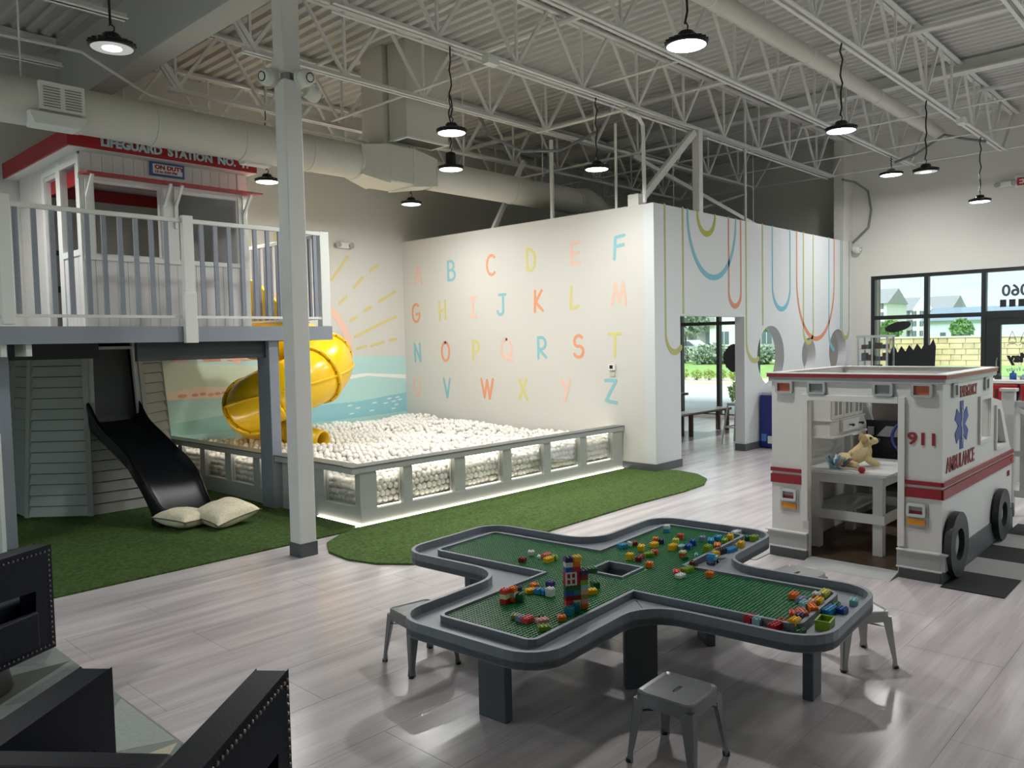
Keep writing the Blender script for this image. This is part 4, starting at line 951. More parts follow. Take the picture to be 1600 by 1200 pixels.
for x, y, z, c, nx, ny, r, h, lb in [
(3.279,3.040,0.4250,'darkred',2,2,10,1,'dark red square toy brick, leftmost one on the back left arm'),
(3.418,3.098,0.4250,'white',2,2,40,1,'upright white toy brick behind the dark red one on the back left arm'),
(3.395,3.018,0.4250,'white',2,1,30,0.6,'low white toy tile between two larger bricks on the back left arm'),
(3.432,2.993,0.4250,'salmon',3,2,5,1,'salmon toy brick just behind a yellow one on the back left arm'),
(3.374,2.926,0.4250,'yellow',3,2,-5,1,'yellow toy brick in front of the salmon one on the back left arm'),
(3.430,2.931,0.4250,'lime',2,2,20,1,'pale lime toy brick at right end of the row on the back left arm'),
(2.698,2.622,0.4250,'red',2,2,5,1,'red base brick of the leftmost three-brick stack'),
(2.698,2.622,0.4475,'cream',2,2,5,1,'pale green middle brick of the leftmost three-brick stack'),
(2.698,2.622,0.4700,'coral',2,2,5,1,'coral red top brick of the leftmost three-brick stack'),
(2.744,2.612,0.4250,'orange',2,2,8,1,'orange base brick of the second stack from the left'),
(2.744,2.612,0.4475,'white',2,2,8,1,'whitish middle brick of the second stack from left'),
(2.744,2.612,0.4700,'orange',2,2,8,1,'orange top brick of the second stack from the left'),
(2.766,2.584,0.4250,'green',2,2,20,1.6,'tall dark green toy brick right of the orange stack on the front left arm'),
(2.871,2.690,0.4250,'navy',2,1,10,1,'navy toy brick behind the green one at the inner rim on the front left arm'),
(2.893,2.631,0.4250,'yellow',3,2,-30,0.8,'yellow toy brick with an orange one right behind it on the front left arm'),
(2.959,2.665,0.4250,'orange',2,2,-20,1,'small orange toy brick behind a yellow one on the front left arm'),
(2.910,2.595,0.4250,'blue',2,2,15,1,'light blue toy brick, left of a pair leading to the tower'),
(2.921,2.565,0.4250,'blue',2,2,-15,1,'light blue toy brick, right of a pair leading to the tower'),
(2.918,2.523,0.4250,'white',2,2,5,1.7,'tall white toy brick touching the left side of the tower'),
(2.575,2.439,0.4250,'olive',2,2,30,0.8,'olive toy brick left of a lilac one near the front rim'),
(2.565,2.399,0.4250,'lilac',2,2,10,1,'lilac toy brick between an olive and a coral one'),
(2.574,2.363,0.4250,'coral',3,2,0,1,'coral toy brick right of the lilac one near the front rim'),
(2.655,2.356,0.4250,'green',3,1,20,0.7,'dark green curved toy piece behind the pink tile on the front left arm'),
(2.610,2.308,0.4250,'pink',3,2,-30,0.8,'pink and white toy tile near the front rim on the front left arm'),
(2.550,2.245,0.4250,'lime',3,2,-40,0.8,'lime curved toy piece nearest the front rim on the front left arm'),
(2.691,2.261,0.4250,'orange',2,2,40,0.9,'orange toy brick alone in front of the tower'),
(3.043,2.629,0.4250,'purple',2,2,0,1,'purple toy brick behind the white one beside the tower'),
(3.064,2.393,0.4250,'yellow',4,2,-40,1,'bright yellow long toy brick right of the tower'),
(3.172,2.440,0.4250,'green',3,2,50,1.3,'green toy roof piece behind the yellow long brick'),
(2.932,2.341,0.4250,'orange',3,2,30,1.3,'orange toy brick with pale top against the tower right side'),
(2.771,2.283,0.4250,'teal',2,2,0,1.5,'teal rounded toy piece at the front foot of the tower'),
(2.826,2.284,0.4250,'teal',2,2,30,1.5,'teal rounded toy piece at the right foot of the tower'),
(3.883,2.774,0.4250,'blue',3,2,-20,1,'blue toy fish brick nearest the corner of the inner rim on the back right arm'),
(3.946,2.767,0.4250,'white',1,2,-20,1,'white toy brick between the blue fish and a red brick'),
(3.973,2.757,0.4250,'darkred',2,2,-20,1,'dark red toy brick right of the blue fish brick'),
(3.903,2.655,0.4250,'yellow',3,2,20,1.3,'yellow duck-like toy brick behind the face brick on the back right arm'),
(3.701,2.596,0.4250,'yellow',2,2,10,1.5,'yellow toy brick with a black dot on its face'),
(3.726,2.544,0.4250,'darkred',4,2,15,1,'dark red long toy brick right of the face brick'),
(3.826,2.549,0.4250,'lime',3,2,-35,0.9,'lime slope piece between dark red and coral bricks'),
(3.881,2.547,0.4250,'coral',2,2,10,1,'coral toy brick right of the lime slope on the back right arm'),
(3.642,2.424,0.4250,'orange',2,2,15,1.2,'orange toy brick right of the square hole in the table'),
(4.025,2.645,0.4250,'yellow',3,2,-5,1,'yellow toy brick in front of an orange topped one on the back right arm'),
(4.122,2.694,0.4250,'orange',2,2,30,1.2,'orange toy brick with studs behind the yellow one on the back right arm'),
(4.117,2.651,0.4250,'navy',2,2,20,1.1,'navy toy brick right of the orange one on the back right arm'),
(4.387,2.784,0.4250,'blue',2,2,10,1,'light blue lower brick of the pair at the far corner on the back right arm'),
(4.387,2.784,0.4475,'white',2,2,10,0.9,'white brick on top of the light blue one at the far corner'),
(4.032,2.518,0.4250,'yellow',3,2,-5,1.4,'big yellow toy block beside a pale aqua one on the back right arm'),
(4.171,2.583,0.4250,'paleyellow',2,2,20,1.2,'pale yellow studded brick behind the big yellow block'),
(4.284,2.618,0.4250,'orangered',2,2,15,1.3,'orange red toy brick farthest back in its cluster on the back right arm'),
(4.080,2.492,0.4250,'aqua',3,2,-10,0.9,'pale aqua toy brick right of the big yellow block'),
(4.114,2.462,0.4250,'darkblue',3,2,15,1,'dark blue toy brick, left one of a touching pair'),
(4.203,2.482,0.4250,'darkblue',2,2,15,1.3,'dark blue toy brick, right and taller one of a pair'),
(4.324,2.491,0.4250,'lilac',2,2,10,1.2,'lavender round toy brick left of the blue ribbed pieces'),
(4.331,2.433,0.4250,'blue',4,2,25,0.8,'blue ribbed toy piece right of the lavender brick'),
(4.413,2.431,0.4250,'blue',3,2,10,1,'blue ribbed toy piece left of the lime brick'),
(4.384,2.367,0.4250,'lime',3,2,20,0.8,'lime toy brick left of the tall yellow one on the back right arm'),
(4.431,2.358,0.4250,'yellow',2,2,10,1.7,'tall yellow toy brick at the end rim of the back right arm'),
(4.684,2.533,0.4020,'navy',4,2,-10,0.3,'navy flat toy plate in the tray behind the green board'),
(4.671,2.440,0.4020,'white',4,2,-10,1.2,'white hollow toy block in the tray at the far end'),
(4.591,2.328,0.4020,'green',3,2,30,1.2,'green toy slope in the end tray of the back right arm'),
(4.590,2.278,0.4020,'lime',3,2,-5,1.6,'yellow green toy block with tan top in the far end tray'),
(4.414,2.276,0.4020,'yellow',3,2,10,1.5,'yellow toy truck brick in the end tray of the back right arm'),
(4.283,2.275,0.4020,'blue',5,2,-10,1,'blue ribbed toy base in the side tray of the back right arm'),
(4.382,2.340,0.4020,'navy',3,2,-10,1,'navy toy brick behind the blue ribbed base in the tray'),
(4.410,2.304,0.4020,'tan',3,1,0,0.8,'tan flat toy piece in the tray behind a yellow brick'),
(4.247,2.344,0.4250,'orange',4,2,25,0.9,'orange ribbed long toy brick against the inner rim on the back right arm'),
(4.119,2.253,0.4250,'black',4,2,-15,1.4,'black toy brick with white top behind the toy truck'),
(4.110,2.330,0.4250,'lime',3,2,0,1.8,'yellow green toy frame left behind the toy truck'),
(4.065,2.254,0.4250,'yellow',2,2,-10,1.2,'yellow toy brick directly behind the toy truck'),
(3.793,2.239,0.4250,'brown',2,2,5,1.4,'dark reddish brown toy brick left of the toy truck'),
(3.924,2.385,0.4250,'orangered',2,2,5,1.2,'orange red lower brick of a small pair near the inner corner'),
(3.924,2.385,0.4520,'cream',2,2,5,0.4,'cream plate on the orange red brick near the inner corner'),
(3.886,2.347,0.4250,'green',2,1,-30,0.8,'small green toy flower piece by the orange red pair'),
(3.632,2.246,0.4250,'coral',3,2,30,0.7,'coral red slope piece left of the lime one at the table middle'),
(3.585,2.195,0.4250,'white',3,2,-10,0.7,'white slope piece in front of the coral and lime ones'),
(3.699,2.220,0.4250,'lime',4,2,-10,1,'lime long slope piece at the inner corner of the rim'),
(3.692,2.082,0.4250,'orange',2,2,0,1.1,'orange toy brick alone near the rim below the toy truck'),
(3.972,2.326,0.4250,'aqua',2,1,30,0.9,'pale aqua toy figure piece by the inner rim'),
(3.640,1.606,0.4250,'orange',3,2,0,1,'orange toy brick, farthest left of the group on the front right arm'),
(3.609,1.555,0.4250,'lilac',3,2,0,0.9,'lavender toy brick right of the orange one on the front right arm'),
(3.759,1.506,0.4250,'paleyellow',4,2,0,1.1,'pale yellow studded long brick at the far corner on the front right arm'),
(3.709,1.522,0.4250,'white',2,2,0,1.1,'white studded brick left of the pale yellow long one on the front right arm'),
(3.652,1.503,0.4250,'darkred',3,2,0,0.9,'dark red toy brick in front of the white studded one on the front right arm'),
(3.616,1.476,0.4250,'yellow',3,2,0,1.3,'yellow studded brick in the middle of the end row on the front right arm'),
(3.542,1.508,0.4250,'aqua',3,2,-10,1.2,'pale aqua studded brick left of the end row on the front right arm'),
(3.590,1.492,0.4250,'peach',2,2,10,1.2,'peach studded brick beside the yellow one on the front right arm'),
(3.520,1.466,0.4250,'orange',4,2,35,1.1,'orange ribbed brick along the end rim on the front right arm'),
(3.428,1.471,0.4250,'salmon',4,2,35,1.1,'salmon brick along the end rim on the front right arm'),
(3.387,1.495,0.4250,'orangered',3,2,20,1.1,'orange red brick left of the navy one on the front right arm'),
(3.370,1.464,0.4250,'navy',2,2,10,1.1,'navy brick at the near corner on the front right arm'),
(3.306,1.453,0.4250,'yellow',3,2,-5,1.1,'yellow brick nearest the viewer on the green board on the front right arm'),
(3.697,1.428,0.4020,'green',3,2,5,0.9,'green toy brick in the end tray of the front right arm'),
(3.646,1.378,0.4020,'darkblue',3,2,-5,1,'dark blue toy brick in the end tray right of the green one'),
(3.593,1.416,0.4020,'blue',5,2,-5,1.3,'blue toy piece with a pale top in the end tray'),
(3.786,1.377,0.4020,'aqua',3,2,10,1.2,'pale aqua toy brick alone at the right end of the tray'),
(3.271,1.644,0.4020,'red',3,2,-10,1.3,'red toy brick, leftmost in the front side tray'),
(3.264,1.602,0.4020,'aqua',3,2,-5,1.3,'aqua toy brick with two round eyes in the front side tray'),
(3.259,1.510,0.4020,'red',6,2,-10,1.4,'red long toy block in the front side tray'),
(3.303,1.458,0.4020,'maroon',2,2,10,1,'maroon toy brick in the corner tray by the green piece'),
(3.268,1.417,0.4020,'green',3,2,-10,0.8,'dark green toy piece in the near corner of the tray'),
]: brick(x, y, z, c, nx, ny, r, h, lb)
# tower of bricks
TX = Vector((2.84, 2.32, .425)); ta = math.radians(-35)
def tb(i, j, lv, c, nx, ny, lb, h=1):
    ca, sa = math.cos(ta+TA), math.sin(ta+TA); u, v = i*U, j*U
    brick(TX.x+u*ca-v*sa, TX.y+u*sa+v*ca, TX.z+lv*.0225, c, nx, ny, math.degrees(ta), h, lb)
for a in [(-1, 0, 0, 'salmon', 2, 2, 'salmon brick at the left foot of the tower'), (1, 0, 0, 'olive', 2, 2, 'olive brick at the middle foot of the tower'), (3, 0, 0, 'orange', 2, 2, 'orange brick at the right foot of the tower'),
          (-1, 0, 1, 'coral', 2, 2, 'coral brick in the second course of the tower'), (1, 0, 1, 'cream', 2, 2, 'cream brick in the second course of the tower'), (3, 0, 1, 'pink', 2, 2, 'pink brick in the second course of the tower'),
          (0, 0, 2, 'darkred', 4, 2, 'dark red long brick in the third course of the tower'), (3, 0, 2, 'olive', 2, 2, 'olive brick in the third course of the tower'),
          (-1, 0, 3, 'darkblue', 2, 2, 'dark blue brick in the fourth course of the tower'), (1, 0, 3, 'teal', 2, 2, 'teal brick in the fourth course of the tower'), (3, 0, 3, 'peach', 2, 2, 'peach brick in the fourth course of the tower'),
          (0, 0, 4, 'green', 4, 2, 'green long brick under the window piece of the tower'), (3, 0, 4, 'aqua', 2, 2, 'pale aqua brick right of the green long one in the tower'),
          (3, 0, 5, 'lime', 2, 2, 'lime brick right of the red window piece'), (3, 0, 6, 'darkred', 2, 2, 'dark red brick above the lime one in the tower'), (3, 0, 7, 'navy', 2, 2, 'navy brick near the tower top at right'),
          (5, 1, 7, 'green', 4, 2, 'green studded brick sticking out at the upper right of the tower'),
          (-1, 0, 8, 'darkblue', 2, 2, 'dark blue plate brick above the window piece'), (1, 0, 8, 'red', 2, 2, 'red brick above the window piece'),
          (-1, 0, 9, 'white', 2, 2, 'white brick second from the tower top'), (1, 0, 9, 'orange', 2, 2, 'orange brick beside the white one at the tower top'), (-1, 0, 10, 'navy', 2, 2, 'navy brick at the very top of the tower'), (1.4, 0, 10, 'yellow', 2, 2, 'yellow brick at the top right of the tower')]: tb(*a)
ca = Matrix.Translation((TX.x, TX.y, TX.z+5*.0225)) @ Matrix.Rotation(ta+TA, 4, 'Z')
w = thing('toy_window_piece', 'red toy window piece with white cross bars in the middle of the tower', 'toy brick', (TX.x, TX.y, TX.z+5*.0225))
b = MB().box(-2*U, 2*U, -.5*U, 1*U, 0, .0665); b.v = [ca @ v for v in b.v]; b.build('body', M('brick_red', BC['red'], .3), w)
b = MB().box(-1.9*U, 1.0*U, -.75*U, -.5*U, .002, .009).box(-1.9*U, 1.0*U, -.75*U, -.5*U, .058, .065).box(-1.9*U, -1.55*U, -.75*U, -.5*U, .009, .058).box(.65*U, 1.0*U, -.75*U, -.5*U, .009, .058).box(-.6*U, -.3*U, -.75*U, -.5*U, .009, .058).box(-1.55*U, .65*U, -.75*U, -.5*U, .030, .037)
b.v = [ca @ v for v in b.v]; b.build('window_bars', M('brick_white', BC['white'], .3), w)
# toy truck and bucket
k = thing('toy_truck', 'small light blue toy truck with white wheels in the inner tray corner', 'toy truck', (3.998, 2.235, .402), math.radians(10)); KM = frame(k)
def T_(b, n, m, **kw): b.v = [KM @ v for v in b.v]; return b.build(n, m, k, **kw)
T_(MB().box(-.045, .045, -.018, .018, .012, .022), 'chassis', M('brick_lilac', BC['lilac'], .3))
T_(MB().prism([(-.045, .02), (-.008, .02), (-.008, .05), (-.018, .062), (-.040, .062), (-.047, .045)], -.02, .02, 'y'), 'cab', M('brick_blue', BC['blue'], .3), bevel=.003)
T_(MB().box(-.004, .045, -.018, .018, .022, .038), 'load_bed', M('brick_aqua', BC['aqua'], .3), bevel=.002)
for wx_ in (-.026, .03):
    for wy in (-.024, .016):
        q = T_(MB().cyl((wx_, wy, .012), (wx_, wy+.008, .012), .0125, 16), 'wheel', M('brick_navy', BC['navy'], .3))
        T_(MB().cyl((wx_, wy-.001, .012), (wx_, wy+.009, .012), .006, 10), 'hubcap', white)
k = thing('toy_crate', 'lime green open toy crate in the end tray of the front right arm', 'toy crate', (3.404, 1.361, .402), math.radians(8)); KM = frame(k)
lm = M('brick_lime', BC['lime'], .3)
T_(MB().box(-.045, .045, -.03, .03, 0, .004).box(-.045, .045, -.03, -.026, 0, .042).box(-.045, .045, .026, .03, 0, .042).box(-.045, -.041, -.03, .03, 0, .042).box(.041, .045, -.03, .03, 0, .042), 'crate_body', lm)
T_(MB().box(-.048, .048, -.033, -.026, .038, .042).box(-.048, .048, .026, .033, .038, .042), 'crate_lip', lm)
for q in range(4): T_(MB().lathe([(.007, 0), (.007, .003), (.0045, .003), (.0045, 0)], (0, 0, 0), 12), 'stud_ring', lm) if False else None

# ================================================================== METAL STOOLS
def stool_parts(t, mat):
    H_ = .285; a = .118; f = frame(t)
    n = 14; b = MB()
    # seat with rolled edge and slot
    seat = holed(rrect(-a, a, -a, a, .028), [rrect(-.032, .032, -.009, .009, .0085, 4)], .004)
    b.join(seat, Matrix.Translation((0, 0, H_-.004)))
    o1 = rrect(-a, a, -a, a, .028); o2 = rrect(-a-.006, a+.006, -a-.006, a+.006, .032); o3 = rrect(-a-.012, a+.012, -a-.012, a+.012, .036); m_ = len(o1)
    rings = [(rrect(-a+.012, a-.012, -a+.012, a-.012, .02), H_-.002), (o1, H_+.003), (o2, H_-.001), (o2, H_-.012), (o3, H_-.05)]
    k = len(b.v)
    for rg, z in rings: b.v += [Vector((x, y, z)) for x, y in rg]
    for i in range(len(rings)-1):
        for j in range(m_): b.f.append((k+i*m_+j, k+i*m_+(j+1) % m_, k+(i+1)*m_+(j+1) % m_, k+(i+1)*m_+j))
    b.v = [f @ v for v in b.v]; b.build('seat', mat, t, 'auto')
    for sx in (-1, 1):
        for sy in (-1, 1):
            lg = MB()
            def pt(u, dx, dy):   # u 0 top..1 bottom
                c = a+.010+(.150-a-.010)*u; return Vector((sx*(c-dx), sy*(c-dy), H_-.03-(H_-.03)*u+.004))
            vs = []
            for u in (0, .25, .5, .85, 1):
                w = .052-.028*min(1, u*1.15)+(.006 if u == 1 else 0)
                vs += [pt(u, w, 0), pt(u, .006, 0), pt(u, 0, .006), pt(u, 0, w), pt(u, .005, w), pt(u, w, .005)]
            lg.add(vs, [(i*6+j, i*6+(j+1) % 6, (i+1)*6+(j+1) % 6, (i+1)*6+j) for i in range(4) for j in range(6)] + [(0, 1, 2, 3, 4, 5), (24, 25, 26, 27, 28, 29)])
            lg.v = [f @ v for v in lg.v]; L1 = lg.build('leg', mat, t, 'auto')
            ft = MB().cyl((sx*.140, sy*.140, 0), (sx*.140, sy*.140, .012), .015, 12); ft.v = [f @ v for v in ft.v]; ft.build('rubber_foot', blk, L1)
    br = MB().bar((-.115, -.115, .20), (.115, .115, .20), .015, .003).bar((-.115, .115, .204), (.115, -.115, .204), .015, .003); br.v = [f @ v for v in br.v]; br.build('cross_brace', mat, t)
sd_ = M('stool_grey', '75777a', .22, .35); sl_ = M('stool_light', 'a7a9a8', .25, .25)
for x, y, r, m, lb in ((2.64, 3.19, -9.7, sd_, 'dark grey metal stool at the left end of the brick table'), (2.69, 1.665, 3, sd_, 'grey metal stool in front of the table, nearest the viewer'),
                       (4.13, 1.50, -39, sl_, 'light grey metal stool tucked at the right end of the table'), (4.50, 1.965, -5, sl_, 'pale metal stool behind the table in front of the ambulance')):
    k = thing('metal_stool', lb, 'stool', (x, y, 0), math.radians(r), 'low metal stools around the table'); stool_parts(k, m)

# ================================================================== ARMCHAIRS AND RUG
lea = M('navy_leather', '0c1220', .45, bump=.10, bscale=160, spec=.2); nail = M('nailhead', '8a8378', .3, .9)
def armchair(loc, ang, label, gw=.66, gd=.59):
    t = thing('armchair', label, 'armchair', loc, ang); f = frame(t); Hh = .70; z0 = .17; th = .10
    def P(b, n, m, par=t, **kw): b.v = [f @ v for v in b.v]; return b.build(n, m, par, **kw)
    # local origin: front right outer corner; x forward, y left
    for s, y0 in (('r', 0), ('l', gw-th)):
        a = holed([(-gd, z0), (0, z0), (-0.0, Hh), (-gd, Hh)], [[(-.50, .30), (-.115, .30), (-.105, .49), (-.49, .50)]], th)
        ap = P(MB().join(a, Matrix(((1, 0, 0, 0), (0, 0, -1, y0+th/2), (0, 1, 0, 0), (0, 0, 0, 1)))), 'arm', lea, bevel=.02, seg=4)
        nl = MB(); yy = -.001 if s == 'r' else gw+.001
        for k in range(24): nl.ball((-.018-k*.0265, yy, Hh-.028), .0065, 8, 5); nl.ball((-.018-k*.0265, yy, z0+.022), .0065, 8, 5)
        for k in range(18): nl.ball((-.022, yy, Hh-.05-k*.0265), .0065, 8, 5)
        nb_ = P(nl, 'nailhead_trim', nail, ap); nb_['kind'] = 'stuff'
        yo = y0-.012 if s == 'r' else y0+th-.02
        P(MB().box(-.50, -.10, yo, yo+.032, .20, .39), 'side_pad', lea, ap, bevel=.02, seg=4)
    P(MB().box(-gd, -gd+th, th, gw-th, z0, Hh), 'backrest', lea, bevel=.02, seg=4)
    P(MB().box(-gd+th+.01, -.02, th+.005, gw-th-.005, .30, .43), 'seat_cushion', lea, bevel=.03, seg=4)
    P(MB().box(-gd+th, -.02, th, gw-th, z0, .30), 'base', lea, bevel=.01)
    P(MB().cyl((-gd/2, gw/2, .007), (-gd/2, gw/2, z0), .25, 32, .22), 'swivel_base', M('dark_wood_leg', '16130f', .4), smooth='auto')
    return t
armchair((1.245, 2.135, 0), math.radians(39), 'black leather armchair with nailheads in the bottom left corner, seen from behind')
armchair((1.285, 4.46, 0), math.radians(28.8), 'black leather armchair cut by the left edge, its nailhead trimmed side showing')
t = thing('area_rug', 'flat geometric rug in grey, sage and cream triangles under the armchairs', 'rug', (.2, 2.8, 0))
MB().box(-1.6, 1.415, .4, 5.02, .001, .006).build('rug_base', M('rug_sage', '8d938c', .95, noise=.08, nscale=90, bump=.5, bscale=200), t)
rc = [M('rug_cream', 'c4bba4', .95, noise=.1, nscale=90), M('rug_dark', '5b5f59', .95, noise=.1, nscale=90), M('rug_slate', '7a7f80', .95, noise=.1, nscale=90), M('rug_pale', 'a3aaa3', .95, noise=.1, nscale=90)]
tris = [((1.405, 4.93), (.9, 4.95), (1.30, 4.72), 2), ((1.30, 4.9), (.75, 4.55), (.95, 4.86), 0), ((1.40, 4.65), (.8, 4.7), (.9, 4.25), 1), ((1.41, 4.6), (1.41, 4.15), (1.0, 4.3), 2), ((1.25, 4.12), (.5, 4.2), (.45, 3.75), 1), ((1.38, 4.1), (.85, 3.55), (.6, 3.4), 0), ((1.41, 4.05), (1.0, 3.7), (1.0, 3.4), 0),
        ((1.405, 3.95), (1.405, 3.35), (1.05, 3.5), 3), ((1.40, 3.32), (.95, 3.32), (1.12, 3.02), 0), ((1.41, 3.3), (1.41, 2.9), (1.18, 3.03), 2), ((.9, 3.3), (.2, 3.3), (.6, 2.7), 2), ((.4, 4.0), (-.3, 3.9), (.1, 3.3), 0), ((.6, 4.9), (-.2, 4.9), (.3, 4.3), 3), ((1.4, 2.6), (.9, 2.5), (1.3, 2.1), 1), ((.9, 1.9), (.3, 2.0), (.6, 1.3), 0), ((1.38, 1.9), (1.0, 1.6), (1.38, 1.1), 2)]
for a, b_, c, m in tris: MB().prism([a, b_, c], .006, .0068).build('rug_triangle', rc[m], t)

# ================================================================== AMBULANCE PLAYHOUSE
t = thing('toy_ambulance', 'white walk-in wooden ambulance playhouse with red stripes', 'playhouse', (5.77, 1.52, 0))
aw = M('ambulance_white', 'd9d7d3', .4, bump=.015, bscale=200); ag = M('ambulance_grey', 'a9abab', .4); ad_ = M('ambulance_dark_grey', '5b5d60', .45); st_red = M('stripe_red', '8e1420', .4)
X0, X1, Y0, Y1, ZA = 5.77, 7.12, 1.525, 2.715, 1.40
bw = holed([(Y0, 0), (1.80, 0), (1.80, 1.20), (2.43, 1.20), (2.43, 0), (Y1, 0), (Y1, ZA), (Y0, ZA)], [], .05)
MB().join(bw, Matrix(((0, 0, 1, X0+.025), (1, 0, 0, 0), (0, 1, 0, 0), (0, 0, 0, 1)))).build('rear_wall', aw, t)
sw = holed([(X0+.05, 0), (7.80, 0), (7.80, .66), (7.72, .72), (7.40, 1.12), (7.12, 1.16), (7.12, ZA), (X0+.05, ZA)], [[(6.70, .87), (6.99, .87), (6.99, 1.17), (6.70, 1.17)], [(7.20, .77), (7.49, .77), (7.28, 1.06), (7.20, 1.07)]], .05)
MB().join(sw, Matrix(((1, 0, 0, 0), (0, 0, -1, Y0+.025), (0, 1, 0, 0), (0, 0, 0, 1)))).build('side_wall', aw, t)
MB().join(sw, Matrix(((1, 0, 0, 0), (0, 0, -1, Y1-.025), (0, 1, 0, 0), (0, 0, 0, 1)))).build('side_wall', aw, t)
MB().box(7.75, 7.80, Y0+.05, Y1-.05, 0, .68).build('front_wall', aw, t)
MB().bar((7.76, Y0+.1, .68), (7.13, Y0+.1, 1.38), .06, .04).bar((7.76, Y1-.1, .68), (7.13, Y1-.1, 1.38), .06, .04).bar((7.76, 2.12, .68), (7.13, 2.12, 1.38), .06, .04).build('windshield_frame', aw, t)
MB().box(7.09, 7.14, Y0+.05, Y1-.05, 1.18, ZA).build('cab_header', aw, t)
rim = MB().box(X0-.03, X1+.03, Y0-.03, Y0+.06, ZA-.002, ZA+.004).box(X0-.03, X1+.03, Y1-.06, Y1+.03, ZA-.002, ZA+.004).box(X0-.03, X0+.06, Y0, Y1, ZA-.002, ZA+.004).box(X1-.06, X1+.03, Y0, Y1, ZA-.002, ZA+.004)
rim.build('roof_edge_cap', aw, t)
MB().box(X0-.028, X0, Y0-.028, Y1+.028, ZA-.028, ZA-.002).box(X0-.028, X1+.028, Y0-.028, Y0, ZA-.028, ZA-.002).box(X0-.028, X1+.028, Y1, Y1+.028, ZA-.028, ZA-.002).build('roof_stripe', st_red, t)
MB().box(X0-.018, X0, Y0-.018, Y1+.018, ZA-.062, ZA-.028).box(X0-.018, X1+.018, Y0-.018, Y0, ZA-.062, ZA-.028).build('roof_moulding', ag, t)
MB().box(X0+.05, X1-.05, Y0+.05, Y0+.09, 1.30, 1.34).box(X0+.05, X0+.09, Y0+.05, Y1-.05, 1.30, 1.34).build('inner_ledge', aw, t)
MB().box(X0-.022, X0, 1.755, 1.80, .215, 1.245).box(X0-.022, X0, 2.43, 2.475, .30, 1.245).box(X0-.022, X0, 1.80, 2.43, 1.20, 1.245).build('door_trim', aw, t, bevel=.003)
for (ya, yb) in ((Y0-.006, 1.755), (2.475, Y1+.006)):
    MB().box(X0-.012, X0, ya, yb, .565, .632).build('red_stripe', st_red, t); MB().box(X0-.014, X0, ya, yb, .652, .680).build('red_stripe', st_red, t)
MB().box(X0-.012, 7.81, Y0-.014, Y0, .565, .632).build('red_stripe', st_red, t); MB().box(X0-.014, 7.80, Y0-.016, Y0, .652, .680).build('red_stripe', st_red, t)
def marker(c, sy, sz, col, d='-x', name='marker_light'):
    m_ = face(c, d)
    fr_ = MB().join(holed(rrect(-sy/2, sy/2, -sz/2, sz/2, .018), [rrect(-sy/2+.018, sy/2-.018, -sz/2+.016, sz/2-.016, .004, 2)], .03 if d == '-x' else .016), m_ @ Matrix.Translation((0, 0, .015 if d == '-x' else .008)))
    f_ = fr_.build(name, ag, t, bevel=.004)
    b = MB().box(-sy/2+.016, sy/2-.016, -sz/2+.014, sz/2-.014, .0, .008); b.v = [m_ @ v for v in b.v]; b.build('lens', col, f_); return f_
am = M('amber_lens', 'c4603a', .4, noise=.1, nscale=60); gy = M('grey_lens', '8b8d8c', .4, noise=.08, nscale=60)
for y, c in ((2.61, am), (2.365, gy), (1.90, gy), (1.65, am)): marker((X0, y, 1.295), .135, .095, c)
for x in (6.02, 6.88): marker((x, Y0, 1.285), .12, .10, gy, '-y')
for y in (2.575, 1.68):
    m_ = face((X0, y, .44), '-x')
    b = MB().prism(rrect(-.072, .072, -.09, .09, .012), .0, .008); b.v = [m_ @ v for v in b.v]; p = b.build('tail_light', ag, t)
    b = MB().join(holed(rrect(-.062, .058, -.005, .082, .015), [rrect(-.045, .041, .012, .066, .003, 2)], .02), m_ @ Matrix.Translation((0, 0, .018))); b.build('lens_frame', M('frame_white', 'c9cbca', .4), p, bevel=.003)
    b = MB().box(-.045, .041, .012, .036, .008, .012); b.v = [m_ @ v for v in b.v]; lab(b.build('lens', M('red_lens', '8c1c28', .4), p), 'dark red lower lens')
    b = MB().box(-.045, .041, .036, .066, .008, .012); b.v = [m_ @ v for v in b.v]; lab(b.build('lens', gy, p), 'grey upper lens')
    b = MB().box(-.058, .055, -.062, -.022, .008, .016); b.v = [m_ @ v for v in b.v]; lab(b.build('lens', M('orange_lens', 'e09320', .4), p), 'orange bar reflector')
MB().join(text_mb('911', .115, .003, .0025, 1.15), face((X0-.004, 1.745, .928), '-x')).build('number_lettering', st_red, t)
MB().join(text_mb('EMERGENCY', .115, .002, .0, .68), face((6.17, Y0-.003, 1.225), '-y')).build('side_lettering', st_red, t)
MB().join(text_mb('AMBULANCE', .145, .002, .002, .84), face((5.85, Y0-.003, .735), '-y')).build('side_lettering', st_red, t)
# blue six armed star with a staff
stb = M('star_blue', '3d4f96', .45); star = MB()
for k in range(3):
    a = math.radians(60*k); u = Vector((math.cos(a+PI/2), math.sin(a+PI/2), 0)); v = Vector((-u.y, u.x, 0)); w_, l_ = .042, .17
    star.add([u*s*l_*sc + v*q*w_ + Vector((0, 0, z)) for z in (.001+.0004*k, .004+.0004*k) for s, q, sc in ((-1, -1, 1), (-1, 1, 1), (1, 1, 1), (1, -1, 1))], [(3, 2, 1, 0), (4, 5, 6, 7), (0, 1, 5, 4), (1, 2, 6, 5), (2, 3, 7, 6), (3, 0, 4, 7)])
MB().join(star, face((6.22, Y0, 1.03), '-y')).build('star_emblem', stb, t)
MB().join(stroke([[(0, -.12), (0, .13)], [(0.0, .11), (.022, .08), (0, .045), (-.022, .01), (0, -.025), (.018, -.055), (0, -.09)]], .009, .002), face((6.22, Y0-.0055, 1.03), '-y')).build('staff_emblem', white, t)
